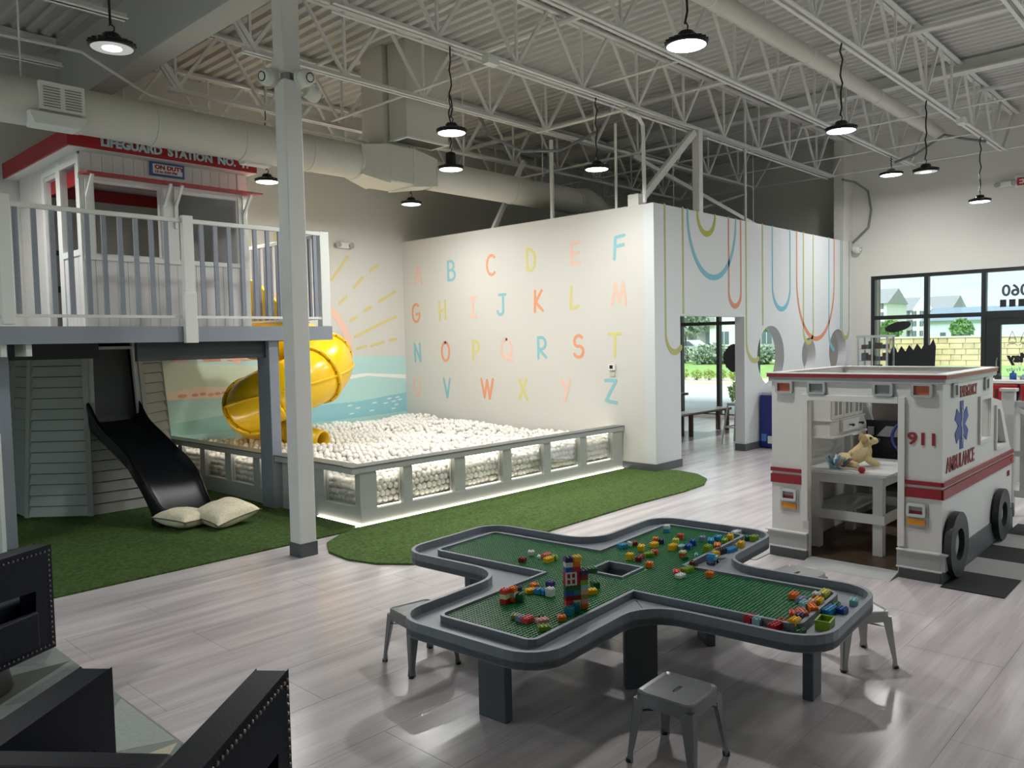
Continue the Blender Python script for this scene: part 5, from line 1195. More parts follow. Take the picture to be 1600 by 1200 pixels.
for hx_ in ([(6.67, .84), (7.02, .84), (7.02, 1.2), (6.67, 1.2)],):
    MB().join(holed(hx_, [[(6.70, .87), (6.99, .87), (6.99, 1.17), (6.70, 1.17)]], .02), Matrix(((1, 0, 0, 0), (0, 0, -1, Y0-.008), (0, 1, 0, 0), (0, 0, 0, 1)))).build('window_trim', aw, t)
MB().join(holed([(7.17, .74), (7.54, .74), (7.31, 1.09), (7.17, 1.10)], [[(7.20, .77), (7.49, .77), (7.28, 1.06), (7.20, 1.07)]], .02), Matrix(((1, 0, 0, 0), (0, 0, -1, Y0-.008), (0, 1, 0, 0), (0, 0, 0, 1)))).build('window_trim', aw, t)
# bumpers and skirts
for ya, yb in ((Y0+.001, 1.80), (2.43, Y1+.02)):
    MB().box(X0-.03, X0, ya, yb, .085, .20).build('bumper', ag, t); MB().box(X0-.045, X0, ya-.012*(ya < 1.6), yb+.012*(yb > 2.6), .197, .206).box(X0-.045, X0, ya-.012*(ya < 1.6), yb+.012*(yb > 2.6), .078, .087).build('bumper_lip', aw, t)
    MB().box(X0-.02, X0, ya+.002, yb-.01, 0, .078).build('skirt', ad_, t)
MB().box(X0-.03, 5.86, Y0-.03, Y0, .085, .20).box(X0-.045, 5.87, Y0-.045, Y0, .197, .206).build('bumper', ag, t)
MB().box(X0-.0205, 7.80, Y0-.012, Y0, 0, .0775).box(5.87, 7.80, Y0-.012, Y0, .0, .175).build('skirt', ad_, t); MB().box(5.8, 7.80, Y1, Y1+.012, 0, .175).build('skirt', ad_, t)
MB().box(7.80, 7.84, Y0-.02, Y1+.02, .10, .22).build('bumper', ag, t)
for x, r in ((5.98, .222), (7.27, .205)):
    w = MB().join(holed([(x+r*math.cos(2*PI*k/40), r+.012+r*math.sin(2*PI*k/40)) for k in range(40)], [[(x+r*.5*math.cos(2*PI*k/32), r+.012+r*.5*math.sin(2*PI*k/32)) for k in range(32)]], .045), Matrix(((1, 0, 0, 0), (0, 0, -1, Y0-.037), (0, 1, 0, 0), (0, 0, 0, 1)))).build('wheel', M('wheel_dark', '2b2d30', .45), t, bevel=.003)
    MB().cyl((x, Y0-.012, r+.012), (x, Y0-.024, r+.012), r*.5, 32).build('hubcap', M('hub_grey', '8f9190', .45), w)
    MB().cyl((x, Y0-.024, r+.012), (x, Y0-.034, r+.012), r*.30, 32).build('hub_disc', M('hub_light', 'a7a9a7', .45), w)
MB().join(text_mb('911', .06, .002, .002), face((7.62, Y0-.003, .47), '-y')).build('number_lettering', st_red, t)
MB().box(7.70, 7.76, Y0-.02, Y0-.014, .59, .61).build('side_reflector', M('amber_lens', 'c4603a', .4), t)
af = MB().box(X0+.05, 7.75, Y0+.05, Y1-.05, 0, .02).build('cabin_floor', M('brown_vinyl', '4a3a2b', .45, noise=.25, nscale=7, stretch=(1, 5, 1)), t)
MB().prism([(5.60, 0), (5.78, 0), (5.78, .03)], 1.80, 2.43, 'y') ; MB().add([(5.60, 1.80, .001), (5.60, 2.43, .001), (5.79, 2.43, .03), (5.79, 1.80, .03), (5.79, 2.43, .001), (5.79, 1.80, .001)], [(0, 1, 2, 3), (0, 5, 4, 1), (0, 3, 5), (1, 4, 2), (2, 4, 5, 3)]).build('threshold_ramp', ag, t)
# cab: dashboard, steering wheel, partition
MB().box(7.10, 7.15, 2.61, Y1-.05, .02, 1.16).build('partition_panel', aw, t)
db = MB().prism([(7.30, .55), (7.72, .55), (7.72, .80), (7.30, .92)], 1.60, 2.55, 'y').build('dashboard', M('dash_black', '15161c', .4), t)
MB().prism([(2.26, .78), (2.46, .78), (2.38, .87), (2.26, .87)], 7.285, 7.299, 'x').build('dash_graphic', M('dash_silver', '9a9c9e', .4), db)
MB().box(7.28, 7.298, 2.48, 2.53, .79, .86).build('dash_graphic', M('dash_silver', '9a9c9e', .4), db)
MB().box(7.25, 7.30, 1.6, 2.55, .40, .56).build('knee_panel', M('dash_grey', '4b4d50', .5), t)
MB().tube([(7.20+.05*math.sin(a), 2.18+.12*math.cos(a), .80+.13*math.sin(a)) for a in [2*PI*k/20 for k in range(21)]], .014, 8, cap=False).build('steering_wheel', M('wheel_blue', '1c2c6e', .35), t, True)
MB().box(7.30, 7.60, 1.6, 2.5, .3, .42).build('seat_bench', M('seat_dark', '1d1d20', .6), t)
MB().box(7.70, 7.74, 1.70, 2.64, .80, 1.32).build('windshield_backdrop', M('backdrop_brown', '4b433e', .6), t)  # brown panel standing in for what lies beyond the windshield
# things inside the ambulance
tb_ = thing('small_table', 'white wooden table with stretchers inside the ambulance', 'table', (6.45, 2.2, 0))
wt = M('table_white', 'cfcfcb', .4)
MB().prism(rrect(6.08, 6.95, 1.98, 2.60, .05), .615, .635).build('tabletop', M('tabletop_white', 'dcdcdc', .25), tb_)
MB().box(6.12, 6.90, 2.02, 2.05, .54, .615).box(6.12, 6.90, 2.53, 2.56, .54, .615).box(6.12, 6.15, 2.02, 2.56, .54, .615).box(6.87, 6.90, 2.02, 2.56, .54, .615).build('apron', wt, tb_)
for x in (6.12, 6.83):
    for y in (2.02, 2.49): MB().box(x, x+.07, y, y+.07, .02, .54).build('leg', wt, tb_)
MB().box(6.105, 6.13, 2.0, 2.58, .26, .33).build('stretcher', wt, tb_); MB().box(6.12, 6.90, 2.005, 2.025, .26, .33).build('stretcher', wt, tb_); MB().box(6.12, 6.90, 2.55, 2.57, .26, .33).build('stretcher', wt, tb_); MB().box(6.88, 6.9, 2.05, 2.55, .26, .33).build('stretcher', wt, tb_)
MB().box(6.15, 6.88, 2.3, 2.55, .30, .315).build('shelf', wt, tb_)
# plush dog
pl = M('plush_tan', 'cdb98e', .9, noise=.08, nscale=60, bump=.5, bscale=220)
dgt = thing('plush_dog', 'tan plush puppy lying on the white table in the ambulance', 'plush toy', (6.42, 2.30, .635))
dv = bpy.data.meshes.new('body'); verts = [(-.01, 0, .065), (-.06, 0, .058), (-.105, 0, .06), (.035, 0, .115), (.05, 0, .17), (.062, 0, .225), (.118, 0, .205), (.075, -.045, .05), (.15, -.06, .020), (.075, .045, .05), (.15, .06, .020), (-.08, -.075, .03), (-.01, -.10, .022), (-.165, .01, .085)]
edges = [(0, 1), (1, 2), (0, 3), (3, 4), (4, 5), (5, 6), (3, 7), (7, 8), (3, 9), (9, 10), (2, 11), (11, 12), (2, 13)]
rads = [.062, .062, .055, .052, .044, .068, .040, .028, .022, .028, .022, .032, .024, .02]
dv.from_pydata(verts, edges, []); dv.materials.append(pl); do = bpy.data.objects.new('body', dv); COL.objects.link(do); do.parent = dgt; do.rotation_euler = (0, 0, math.radians(-62))
sk = do.modifiers.new('skin', 'SKIN'); do.modifiers.new('sub', 'SUBSURF').render_levels = 2; do.modifiers['sub'].levels = 2
for i, r in enumerate(rads): dv.skin_vertices[0].data[i].radius = (r, r)
dv.skin_vertices[0].data[0].use_root = True; sk.use_smooth_shade = True
def dpart(b, n, m):
    o = b.build(n, m, None, True); o.parent = do; return o
dpart(MB().ball((.030, .060, .222), .030, 10, 8, (.8, .35, 1.3)), 'ear', M('plush_ear', 'b39c70', .9)); dpart(MB().ball((.030, -.060, .222), .030, 10, 8, (.8, .35, 1.3)), 'ear', M('plush_ear', 'b39c70', .9))
dpart(MB().ball((.106, 0, .206), .033, 12, 8, (1.2, .9, .85)), 'muzzle', pl); dpart(MB().ball((.144, 0, .213), .012, 8, 6), 'nose', blk); dpart(MB().ball((.080, .046, .232), .011, 8, 6), 'eye', blk); dpart(MB().ball((.080, -.047, .232), .011, 8, 6), 'eye', blk)
# clear bowl with toy bottles
bo = thing('toy_bowl', 'clear bowl holding blue and teal toy bottles on the ambulance table', 'bowl', (6.22, 2.40, .635))
MB().lathe([(.0, .0), (.05, .0), (.068, .05), (.075, .085), (.071, .085), (.063, .05), (.045, .006), (0, .006)], (6.22, 2.40, .636), 24).build('bowl_body', glass('bowl_glass', (.85, .95, .97), .1), bo, True)
for i, (dx, dy, c, lb) in enumerate([(-.02, .02, '2f78a8', 'blue toy bottle in the bowl at left'), (.01, -.03, '1f6b62', 'teal toy bottle lying in the bowl'), (.03, .02, 'd9dfe0', 'white toy bottle at the back of the bowl'), (0, 0, '5a9fc0', 'light blue toy bottle sticking up in the bowl'), (-.02, -.02, 'b98a70', 'tan toy piece in the bowl'), (.03, -.035, '8d2c4a', 'maroon toy piece at the right of the bowl')]):
    c0 = Vector((6.22+dx, 2.40+dy, .66)); d = Vector((dx*1.5, dy*1.5-.02, .06)).normalized()
    k = MB().tube([c0, c0+d*.05, c0+d*.06, c0+d*.07, c0+d*.09], [.017, .017, .01, .008, .008], 12).build('toy_bottle', M('toy_'+c, c, .4), None, True); tag(k, lb, 'toy')
k = thing('toy_stethoscope', 'red ended toy stethoscope with pale tube beside the bowl', 'toy', (6.15, 2.2, .636))
MB().ball((6.12, 2.17, .660), .026, 14, 10).build('red_bell', M('toy_red', 'b5202c', .35), k, True)
MB().tube([(6.12, 2.19, .655), (6.14, 2.25, .66), (6.17, 2.33, .65), (6.2, 2.38, .66)], .008, 8).build('tube', M('toy_cream', 'd8d0bc', .5), k, True)
# wall cupboard
cb = thing('wall_cupboard', 'white toy wall cupboard with slotted doors and two black knobs in the ambulance', 'cupboard', (6.7, 2.55, .95))
MB().box(6.35, 7.05, 2.50, 2.66, .86, 1.20).build('carcass', aw, cb)
for k_, (xa, xb) in enumerate(((6.38, 6.60), (6.61, 6.82), (6.83, 7.03))):
    d_ = MB().box(xa, xb, 2.485, 2.50, 1.0, 1.19).build('door', aw, cb, bevel=.002)
    for q in (0, 1): MB().box(xa+.035+q*.09, xa+.085+q*.09, 2.482, 2.4855, 1.03, 1.17).build('slot', M('slot_grey', '8d8c88', .6), d_)
dwr = MB().box(6.55, 7.02, 2.470, 2.50, .885, .985).build('drawer', aw, cb, bevel=.003)
for x in (6.69, 6.90): MB().cyl((x, 2.47, .935), (x, 2.445, .935), .006, 8).ball((x, 2.44, .935), .013, 10, 8).build('knob', blk, dwr)
MB().box(6.33, 7.07, 2.46, 2.66, .85, .865).box(6.33, 7.07, 2.475, 2.66, .987, .997).build('ledge', aw, cb)
# striped mats by the ambulance
def mat_(y0, y1, xs_, cols, label):
    m_ = thing('striped_mat', label, 'mat', ((xs_[0]+xs_[-1])/2, (y0+y1)/2, 0))
    for a, b_, c in zip(xs_[:-1], xs_[1:], cols): MB().box(a, b_, y0, y1, .0005, .006).build('stripe', M('mat_black', '0b0b0c', .7) if c else M('mat_grey', 'a8a8a5', .6), m_)
mat_(1.14, 1.508, [5.68, 6.16, 6.61, 7.07, 7.53, 7.98, 8.4], [1, 0, 1, 0, 1, 0], 'black and grey striped crossing mat along the right side of the ambulance')
mat_(2.73, 3.05, [5.52, 6.02, 6.5, 7.0, 7.5], [0, 1, 0, 1], 'white and black striped mat along the left side of the ambulance')

# ================================================================== FAR END OF THE HALL
t = thing('picnic_table', 'low wooden table with grey top seen through the partition doorway', 'table', (11.6, 7.7, 0))
wd = M('dark_wood', '4d3b33', .5, noise=.15, nscale=10, stretch=(1, 6, 6)); tp = M('grey_top', '8e8a87', .3)
MB().box(10.6, 12.5, 7.45, 8.05, .66, .70).build('tabletop', wd, t)
for x in (11.2, 12.1): MB().bar((x, 7.5, .0), (x, 7.75, .66), .05, .09).bar((x, 8.0, 0), (x, 7.75, .66), .05, .09).build('leg_frame', wd, t)
t = thing('bench', 'long low bench with grey top standing in the doorway view', 'bench', (12, 7.1, 0))
MB().box(10.6, 13.2, 6.98, 7.28, .385, .41).build('seat', tp, t); MB().box(10.6, 13.2, 6.975, 7.285, .37, .386).build('edge', wd, t)
for x in (10.9, 11.85, 13.1): 
    for y in (7.02, 7.2): MB().box(x-.03, x+.03, y-.03, y+.03, 0, .37).build('leg', wd, t)
t = thing('bench', 'second dark bench beyond the first one, nearer the window', 'bench', (12, 8.5, 0))
MB().box(10.6, 12.7, 8.35, 8.62, .40, .43).build('seat', wd, t)
for x in (11.6, 12.5): MB().box(x-.06, x+.06, 8.4, 8.55, 0, .40).build('leg', wd, t)
t = thing('bar_stool', 'tall pale metal bar stool at the right side of the doorway', 'stool', (11.55, 6.02, 0)); FR[t.name] = Matrix.Translation((0, 0, 0)); t.location = (.40, -.06, 0)
bm_ = M('bar_stool_metal', 'c3c5c6', .3, .4)
MB().prism(rrect(10.99, 11.31, 5.87, 6.18, .04), .60, .64).build('seat', bm_, t, bevel=.008)
for sx in (-1, 1):
    for sy in (-1, 1): MB().bar((11.15+sx*.14, 6.02+sy*.14, .6), (11.15+sx*.21, 6.02+sy*.21, 0), .035, .02).build('leg', bm_, t)
MB().box(10.97, 11.33, 5.83, 5.845, .25, .27).box(10.97, 11.33, 6.2, 6.215, .25, .27).box(10.97, 10.985, 5.85, 6.2, .25, .27).box(11.31, 11.33, 5.85, 6.2, .25, .27).build('foot_rail', bm_, t)
t = thing('blue_cabinet', 'dark blue upright cabinet against the looped wall behind the ambulance', 'cabinet', (11.6, 5.2, 0))
MB().box(11.22, 11.75, 5.12, 5.47, .02, .80).build('body', M('cabinet_blue', '101f6b', .35, noise=.1, nscale=5), t, bevel=.01)
MB().box(11.24, 11.73, 5.14, 5.45, .80, .84).build('top', M('cabinet_grey', 'a3a6a8', .4), t)
for i, c in enumerate(('b03a2a', 'c9c9c4', '3f6fae')): MB().box(11.205, 11.22, 5.16+i*.1, 5.24+i*.1, .05+.03*i, .16+.03*i).build('front_sticker', M('stick_'+c, c, .5), t)
# glass display case with goods
t = thing('display_case', 'silver framed glass display case full of small goods by the window', 'display case', (14.2, 4.80, 0))
sv = M('case_silver', 'b4b8bb', .3, .5); Xa, Xb, Ya, Yb = 14.0, 14.35, 4.55, 5.05
fr_ = MB()
for x in (Xa, Xb-.025):
    for y in (Ya, Yb-.025): fr_.box(x, x+.025, y, y+.025, .02, 1.62)
fr_.box(Xa-.01, Xb+.01, Ya-.01, Yb+.01, 1.62, 1.66).box(Xa-.01, Xb+.01, Ya-.01, Yb+.01, 0, .3).box(Xa, Xa+.02, 4.79, 4.81, .3, 1.62).build('frame', sv, t)
for z in (.55, .80, 1.02, 1.22, 1.42): MB().box(Xa+.02, Xb-.02, Ya+.02, Yb-.02, z, z+.01).build('shelf', glass('shelf_glass', (.9, .97, .97), .2), t)
MB().box(Xa+.005, Xa+.01, Ya+.02, Yb-.02, .3, 1.62).build('glass_front', acr, t); MB().box(Xa+.02, Xb-.02, Ya+.005, Ya+.01, .3, 1.62).build('glass_side', acr, t)
goods = [('5c2f30', 'box'), ('2f3b36', 'box'), ('cfd2d4', 'cup'), ('4a5560', 'box'), ('7b2d2c', 'box'), ('9bb4c0', 'cup')]
gn = {'5c2f30': 'maroon', '2f3b36': 'dark green', 'cfd2d4': 'white', '4a5560': 'slate grey', '7b2d2c': 'dark red', '9bb4c0': 'pale blue'}
zl = {.55: 'lowest', .80: 'second', 1.02: 'middle', 1.22: 'fourth', 1.42: 'top'}
for zi, z in enumerate((.80, 1.02, 1.22, 1.42)):
    for k in range(4):
        c, kd = goods[(zi*2+k*3+zi) % 6]; y = 4.62+k*.115; h = .07+.03*((zi+k) % 3)
        b = MB().box(14.08, 14.2, y-.04, y+.04, z+.01, z+.01+h) if kd == 'box' else MB().lathe([(0, z+.01), (.03, z+.01), (.038, z+.01+h), (0, z+.01+h)], (14.12, y, 0), 12)
        tag(b.build('boxed_item' if kd == 'box' else 'cup', M('goods_'+c, c, .5), None, bevel=.003), f"{gn[c]} {'box' if kd == 'box' else 'cup'} on the case's {zl[z]} shelf, {('rightmost', 'second from right', 'third from right', 'leftmost')[k]}", 'item')
# counter with red tubs behind the ambulance
t = thing('counter', 'white counter top with a run of red tubs under it at the right edge', 'counter', (10.8, 1.9, 0))
MB().box(10.2, 11.0, .4, 2.30, 1.10, 1.13).build('countertop', white, t); MB().box(10.3, 10.9, .5, 2.25, .0, 1.10).build('counter_body', M('counter_grey', 'b7b9ba', .5), t)
for k, (y0, y1) in enumerate(((1.94, 2.22), (1.66, 1.92), (1.38, 1.64))):
    tt = thing('red_tub', ('left', 'middle', 'right')[k]+' one of the red slotted tubs hanging on the counter front', 'tub', (10.2, (y0+y1)/2, .92))
    rd = M('tub_red', '9c0f1c', .4)
    MB().prism([(y0+.02, .90), (y1-.02, .90), (y1, 1.09), (y0, 1.09)], 10.16, 10.29, 'x').build('tub_body', rd, tt, bevel=.006)
    for q in range(3): MB().box(10.15, 10.162, y0+.05+q*.07, y0+.075+q*.07, .94, 1.04).build('slot', M('slot_dark', '4a0a10', .6), tt)
for k, (y, c, h, lb) in enumerate([(2.2, '2d2f33', .07, 'black small bottle on the counter'), (2.05, '23519c', .10, 'blue pump bottle on the counter'), (1.95, '8d9fae', .06, 'grey blue jar on the counter'), (1.80, '3a4046', .05, 'dark low box on the counter'), (1.62, 'a9adb0', .16, 'grey dispenser bottle on the counter')]):
    tag(MB().lathe([(0, 1.13), (.035, 1.13), (.035, 1.13+h*.7), (.012, 1.13+h*.8), (.012, 1.13+h), (0, 1.13+h)], (10.5, y, 0), 14).build('bottle', M('bottle_'+c, c, .4), None, True), lb, 'bottle')
# white gate beside the ambulance
t = thing('gate', 'white wooden gate with cross brace right of the ambulance front', 'gate', (8.3, 1.6, 0))
gw_ = M('gate_white', 'c6c8c6', .5)
MB().box(8.25, 8.34, 1.60, 1.70, 0, 1.14).build('post', gw_, t, bevel=.004); MB().box(8.235, 8.355, 1.585, 1.715, 1.14, 1.165).build('post_cap', gw_, t)
MB().box(8.29, 8.33, .2, 1.60, 1.0, 1.05).box(8.29, 8.33, .2, 1.60, .55, .60).box(8.29, 8.33, .2, 1.60, .18, .24).build('rail', gw_, t)
for k in range(9): MB().box(8.30, 8.32, 1.52-k*.14, 1.56-k*.14, .24, 1.0).build('slat', gw_, t)
MB().bar((8.28, 1.58, .99), (8.28, 1.10, .62), .03, .03).bar((8.28, .9, .99), (8.28, .5, .62), .03, .03).build('brace', gw_, t)
# exit sign and emergency lights
t = thing('exit_sign', 'white sign with red letters high on the end wall at the right edge', 'sign', (14.97, 2.75, 4.06))
MB().box(14.94, 14.995, 2.52, 2.93, 3.98, 4.16).build('housing', white, t); MB().join(text_mb('EXIT', .16, .003, .006), face((14.938, 2.90, 4.01), '-x')).build('sign_lettering', M('exit_red', 'c02030', .5), t)
def emerg(loc, d, label):
    t = thing('emergency_light', label, 'emergency light', loc); c = Vector(loc); e = Vector((1, 0, 0)) if d == 'y' else Vector((0, 1, 0)); n = Vector((0, -1, 0)) if d == 'y' else Vector((-1, 0, 0))
    MB().cbox(c+n*.025, (.22, .05, .09) if d == 'y' else (.05, .22, .09)).build('housing', white, t, bevel=.01)
    for s in (-1, 1): MB().tube([c+e*s*.12+n*.02, c+e*s*.12+n*.09], [.03, .045], 14).build('lamp_head', M('head_grey', 'a5a39c', .4), t)
emerg((7.25, 10.39, 3.22), 'y', 'white two headed emergency light on the mural wall right of the railing')
emerg((14.99, 3.05, 4.05), 'x', 'grey emergency light beside the exit sign on the end wall')
t = thing('smoke_detector', 'white detector under the joist right of the white column', 'detector', (4.1, 5.6, 4.4))
MB().lathe([(0, 4.43), (.06, 4.43), (.06, 4.40), (.045, 4.375), (0, 4.37)], (4.15, 6.9, 0), 18).build('housing', white, t, 'auto')
for X, y in ((11.6, 2.95), (5.62, 5.57)):
    t = thing('junction_box', 'white junction box clipped to the joist at X'[:37]+(' near the end wall' if X > 8 else ' above the first hanging lamp'), 'electrical box', (X, y-.1, 4.38))
    MB().box(X-.08, X+.08, y-.12, y-.03, 4.36, 4.44).build('box_body', white, t, bevel=.005)
# white leaning board and dark seat by the left post
t = MB().bar((1.80, 7.50, .02), (1.80, 7.50, 1.02), .16, .03).build('white_board', white); tag(t, 'white upright board standing against the left grey post', 'board')
t = thing('wall_chair', 'dark item standing in the shade behind the left post', 'chair', (2.1, 9.9, 0))
MB().box(1.9, 2.35, 9.7, 10.1, .40, .45).build('seat', blk, t); MB().bar((2.33, 9.9, .45), (2.42, 9.9, .95), .4, .04).build('backrest', blk, t)
for x in (1.93, 2.32):
    for y in (9.73, 10.07): MB().box(x-.015, x+.015, y-.015, y+.015, .02, .40).build('leg', blk, t)

# ================================================================== OUTSIDE
struct(MB().box(-40, 15.3, -40, -4.1, -.12, -.04).box(-40, -3.1, -4.1, 40, -.12, -.04).build('pavement', M('concrete', 'c9c6c0', .8, noise=.05, nscale=2)))
gr = struct(MB().box(15.3, 19.0, -40, 40, -.12, -.04).build('sidewalk', M('concrete', 'c9c6c0', .8, noise=.05, nscale=2)))
struct(MB().box(19.0, 27.0, -60, 60, -.16, -.08).build('street', M('pale_asphalt', 'bdbab8', .8, noise=.05, nscale=1)))
struct(MB().box(27.0, 30.5, -60, 60, -.12, -.03).build('planting_bed', M('pale_gravel', 'c8b9a8', .9, noise=.1, nscale=6)))
ln = struct(MB().add([(30.5, -80, -.04), (30.5, 90, -.04), (60, -80, .15), (60, 90, .15), (320, -360, .6), (320, 420, .6)], [(0, 2, 3, 1), (2, 4, 5, 3)]).build('lawn', M('lawn_green', '85a55a', .95, noise=.2, nscale=1.5)))
struct(MB().box(48, 52, -80, 90, .05, .10).build('driveway', M('concrete', 'c9c6c0', .8)))
struct(MB().box(15.35, 18.2, -8, 14, 3.05, 3.25).box(15.35, 15.75, 5.25, 6.75, -.05, 3.05).build('trim_7', M('canopy_dark', '4a4d50', .7)))
sto = M('stone_tan', 'c9b48e', .8, noise=.15, nscale=5, bump=.6, bscale=10)
sp_ = struct(MB().box(15.32, 15.60, 5.22, 5.6, 0, 3.0).build('trim_8', sto))
def leaves(c, r, n, size, sc=(1, 1, 1), seed=1):
    q = random.Random(seed); b = MB(); c = Vector(c)
    for _ in range(n):
        d = Vector((q.gauss(0, 1), q.gauss(0, 1), q.gauss(0, 1))).normalized()*(q.random()**.35)*r
        p = c+Vector((d.x*sc[0], d.y*sc[1], d.z*sc[2])); a = Vector((q.gauss(0, 1), q.gauss(0, 1), q.gauss(0, 1))).normalized(); o_ = a.orthogonal().normalized(); w = a.cross(o_); s = size*q.uniform(.6, 1.3)
        b.add([p-o_*s, p+w*s*.5, p+o_*s, p-w*s*.5], [(0, 1, 2, 3)])
    return b
lv1 = M('leaf_green', '6f9a4c', .8, noise=.3, nscale=3); lv2 = M('leaf_grey_green', '8fa08a', .8, noise=.3, nscale=3); lv3 = M('leaf_yellow_green', '93a84c', .8, noise=.3, nscale=3); bark = M('bark', '6b5a4c', .9)
for i, y in enumerate((15.5, 16.05, 16.6, 17.2, 17.8, 14.95)):
    t = thing('young_shrub', ('third', 'second', 'first')[i % 3]+f" small bright shrub in the {'left' if i > 2 else 'right'} half of the bed across the street", 'shrub', (28.5, y, -.03))
    leaves((28.5, y, .20), .24, 200, .05, (1, 1, .9), i).build('foliage', lv3, t, fix=False); MB().cyl((28.5, y, -.03), (28.5, y, .3), .02, 6).build('stem', bark, t)
t = thing('young_shrub', 'larger light green shrub close to the window behind the glass', 'shrub', (19.6, 10.5, -.05))
leaves((19.3, 9.95, .22), .33, 420, .07, (1, 1, .9), 21).build('foliage', lv3, t, fix=False); MB().cyl((19.3, 9.95, -.05), (19.3, 9.95, .4), .03, 6).build('stem', bark, t)
for i, (x, y, r) in enumerate([(44, 24.6, 1.4), (44, 21.7, 1.3), (44, 18.9, 1.3), (45, 27.6, 1.1)]):
    t = thing('round_bush', ('second', 'third', 'rightmost', 'leftmost')[i]+' silvery green round bush on the lawn across the street', 'bush', (x, y, 0))
    leaves((x, y, .62), r, 1500, .13, (1, 1, .50), 40+i).build('foliage', lv2, t, fix=False); MB().cyl((x, y, 0), (x, y, .6), .08, 6).build('stem', bark, t)
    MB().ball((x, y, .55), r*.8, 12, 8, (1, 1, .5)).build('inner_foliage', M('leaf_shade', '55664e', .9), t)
for i, (x, y, h, lb) in enumerate([(50, 30.0, 4.6, 'slim young tree on the lawn at the left of the doorway view'), (56, 26.0, 5.6, 'green tree at the right of the doorway view'), (66, 27.0, 5.5, 'green tree seen through the round hole'),
                                  (100, 35.5, 3.4, 'round tree in front of the apartments behind the display case'), (96, 30.8, 3.2, 'yellow green tree left of the pale house'), (92, 22.6, 3.0, 'tree standing in front of the pale blue house'), (50, 34, 4.6, 'leftmost young tree across the street'), (120, 47, 5, 'tree further back by the apartments')]):
    t = thing('street_tree', lb, 'tree', (x, y, 0)); MB().cyl((x, y, 0), (x, y, h*.6), .10, 8, .05).build('trunk', bark, t)
    leaves((x, y, h*.68), h*.36, 1300, .24, (1, 1, .95), 60+i).build('crown', lv1 if i % 3 else lv2, t, fix=False)
# stone enclosure wall
t = thing('stone_wall', 'long tan stone screen wall across the street', 'wall', (44, 7, 0))
MB().box(44, 44.4, -16, 16.0, 0, 1.42).build('wall_body', sto, t); MB().box(43.9, 44.5, -16, 16.1, 1.42, 1.50).build('coping', M('coping', 'd9d2c4', .7), t)
q = random.Random(5); n = 0
sm = [None]*4
for r in range(5):
    y = 4.0
    while y < 16 and n < 260:
        w = q.uniform(.35, .8)
        o = MB().box(43.94, 44.0, y+.02, min(y+w, 15.98)-.02, r*.284+.015, r*.284+.27).build('stone', M('stone_block', 'cdb892', .85, rand=.15, noise=.1, nscale=3), t); y += w; n += 1
struct(MB().box(40.0, 40.06, -16, 16, 0, .02).build('kerb', M('coping', 'd9d2c4', .7)))
# apartment blocks
ab = M('apartment_wall', 'd3d2d0', .8); ar = M('apartment_roof', '8e8f93', .8); aw2 = M('apartment_window', '5c6a75', .3); ab2 = M('apartment_wall_grey', '9a9a9b', .8)
def block(label, x, y0, y1, h, nb, nf, gables=1, base=0, wall=None):
    t = thing('apartment_building', label, 'building', (x, (y0+y1)/2, base)); wall = wall or ab
    MB().box(x, x+14, y0, y1, base, base+h).build('wall_body', wall, t)
    MB().add([(x-.5, y0-.4, base+h), (x-.5, y1+.4, base+h), (x+14, y1+.4, base+h), (x+14, y0-.4, base+h), (x+7, y0-.4, base+h+3.6), (x+7, y1+.4, base+h+3.6)], [(0, 4, 5, 1), (3, 2, 5, 4), (0, 3, 4), (1, 5, 2), (0, 1, 2, 3)]).build('roof', ar, t)
    for g in range(gables):
        yc = y0+(y1-y0)*(g+.5)/gables; wv = 2.2
        MB().prism([(yc-wv, base), (yc+wv, base), (yc+wv, base+h+.3), (yc, base+h+3.6), (yc-wv, base+h+.3)], x-.9, x+.2, 'x').build('gable_bay', ab, t)
    fh = h/nf; wo = None
    for f in range(nf):
        for k in range(nb):
            yc = y0+(y1-y0)*(k+.5)/nb; z = base+f*fh
            inb = any(abs(yc-(y0+(y1-y0)*(g+.5)/gables)) < 2.2 for g in range(gables)); xx = x-.95 if inb else x-.04
            w = MB().box(xx, xx+.06, yc-.55, yc+.55, z+.9, z+2.3).build('window', aw2, t)
            MB().box(xx-.03, xx+.0, yc-.03, yc+.03, z+.9, z+2.3).build('mullion', ab, w)
            if k % 2 and not inb: MB().box(x-1.2, x, yc-1.2, yc+1.2, z-.1, z+.05).box(x-1.2, x-1.14, yc-1.2, yc+1.2, z+.05, z+.9).build('balcony', ab2, t)
    return t
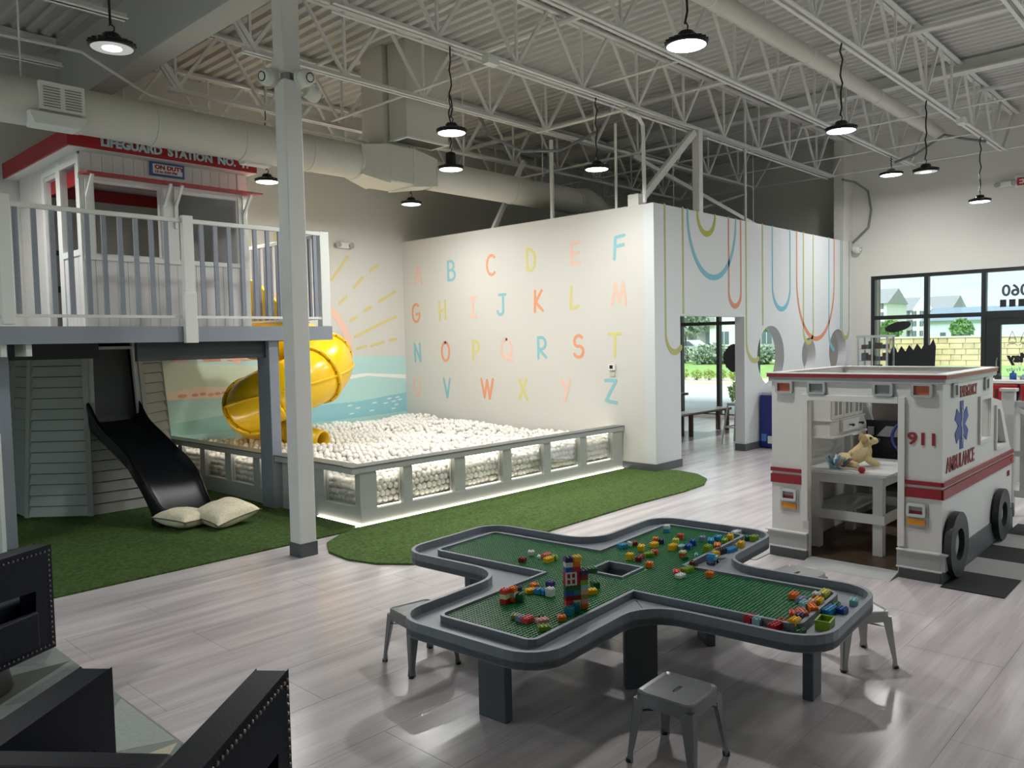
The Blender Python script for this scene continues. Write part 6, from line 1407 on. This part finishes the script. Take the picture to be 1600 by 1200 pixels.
block('white apartment block with steep grey gables, leftmost in the storefront view', 190, 62, 88, 8.6, 11, 4, 3)
block('white apartment block with grey roof, second from left in the storefront view', 222, 57, 70, 7.6, 7, 3, 1)
block('grey and white four storey block filling the doorway view', 82, 38.0, 70, 12.5, 14, 4, 3, wall=ab2)
t = thing('pale_house', 'pale blue white low building with grey roof behind the stone wall', 'building', (105, 21, 0))
MB().box(105, 118, 13.5, 30.0, 0, 3.1).build('wall_body', M('pale_blue_wall', 'cfdbe2', .8), t)
MB().add([(104.6, 13.1, 3.1), (104.6, 30.4, 3.1), (118.4, 30.4, 3.1), (118.4, 13.1, 3.1), (111, 13.1, 4.8), (111, 30.4, 4.8)], [(0, 4, 5, 1), (3, 2, 5, 4), (0, 3, 4), (1, 5, 2), (0, 1, 2, 3)]).build('roof', M('slate_roof', '7d8c9b', .8), t)
for y in (27.5, 26.3, 25.1, 17, 16): MB().box(104.9, 105, y, y+.6, .9, 1.7).build('window', aw2, t)
t = thing('pale_house', 'white flat house at the right edge behind the door glass', 'building', (96, 2, 0))
MB().box(96, 108, -8, 12.0, 0, 4.2).build('wall_body', M('pale_blue_wall', 'cfdbe2', .8), t); MB().box(95.7, 108.3, -8.3, 12.3, 4.2, 4.5).build('roof', M('slate_roof', '7d8c9b', .8), t)
for y in (9.6, 8.2, 4.8): MB().box(95.9, 96, y, y+.5, 2.0, 3.4).build('window', aw2, t)
t = thing('parked_car', 'white car parked behind the bushes across the street', 'car', (54, 31.6, .1))
MB().prism([(30.6, .45), (34.4, .45), (34.5, .9), (33.6, 1.05), (33.0, 1.5), (31.6, 1.5), (30.9, 1.05), (30.5, .9)], 53.2, 54.8, 'x').build('car_body', M('car_white', 'd5d8da', .3), t, bevel=.05)
MB().prism([(31.2, 1.08), (33.3, 1.08), (32.9, 1.42), (31.65, 1.42)], 53.17, 54.83, 'x').build('car_window', aw2, t)
for y in (31.3, 33.7):
    for x in (53.25, 54.75): MB().cyl((x-.1, y, .40), (x+.1, y, .40), .32, 16).build('wheel', blk, t)
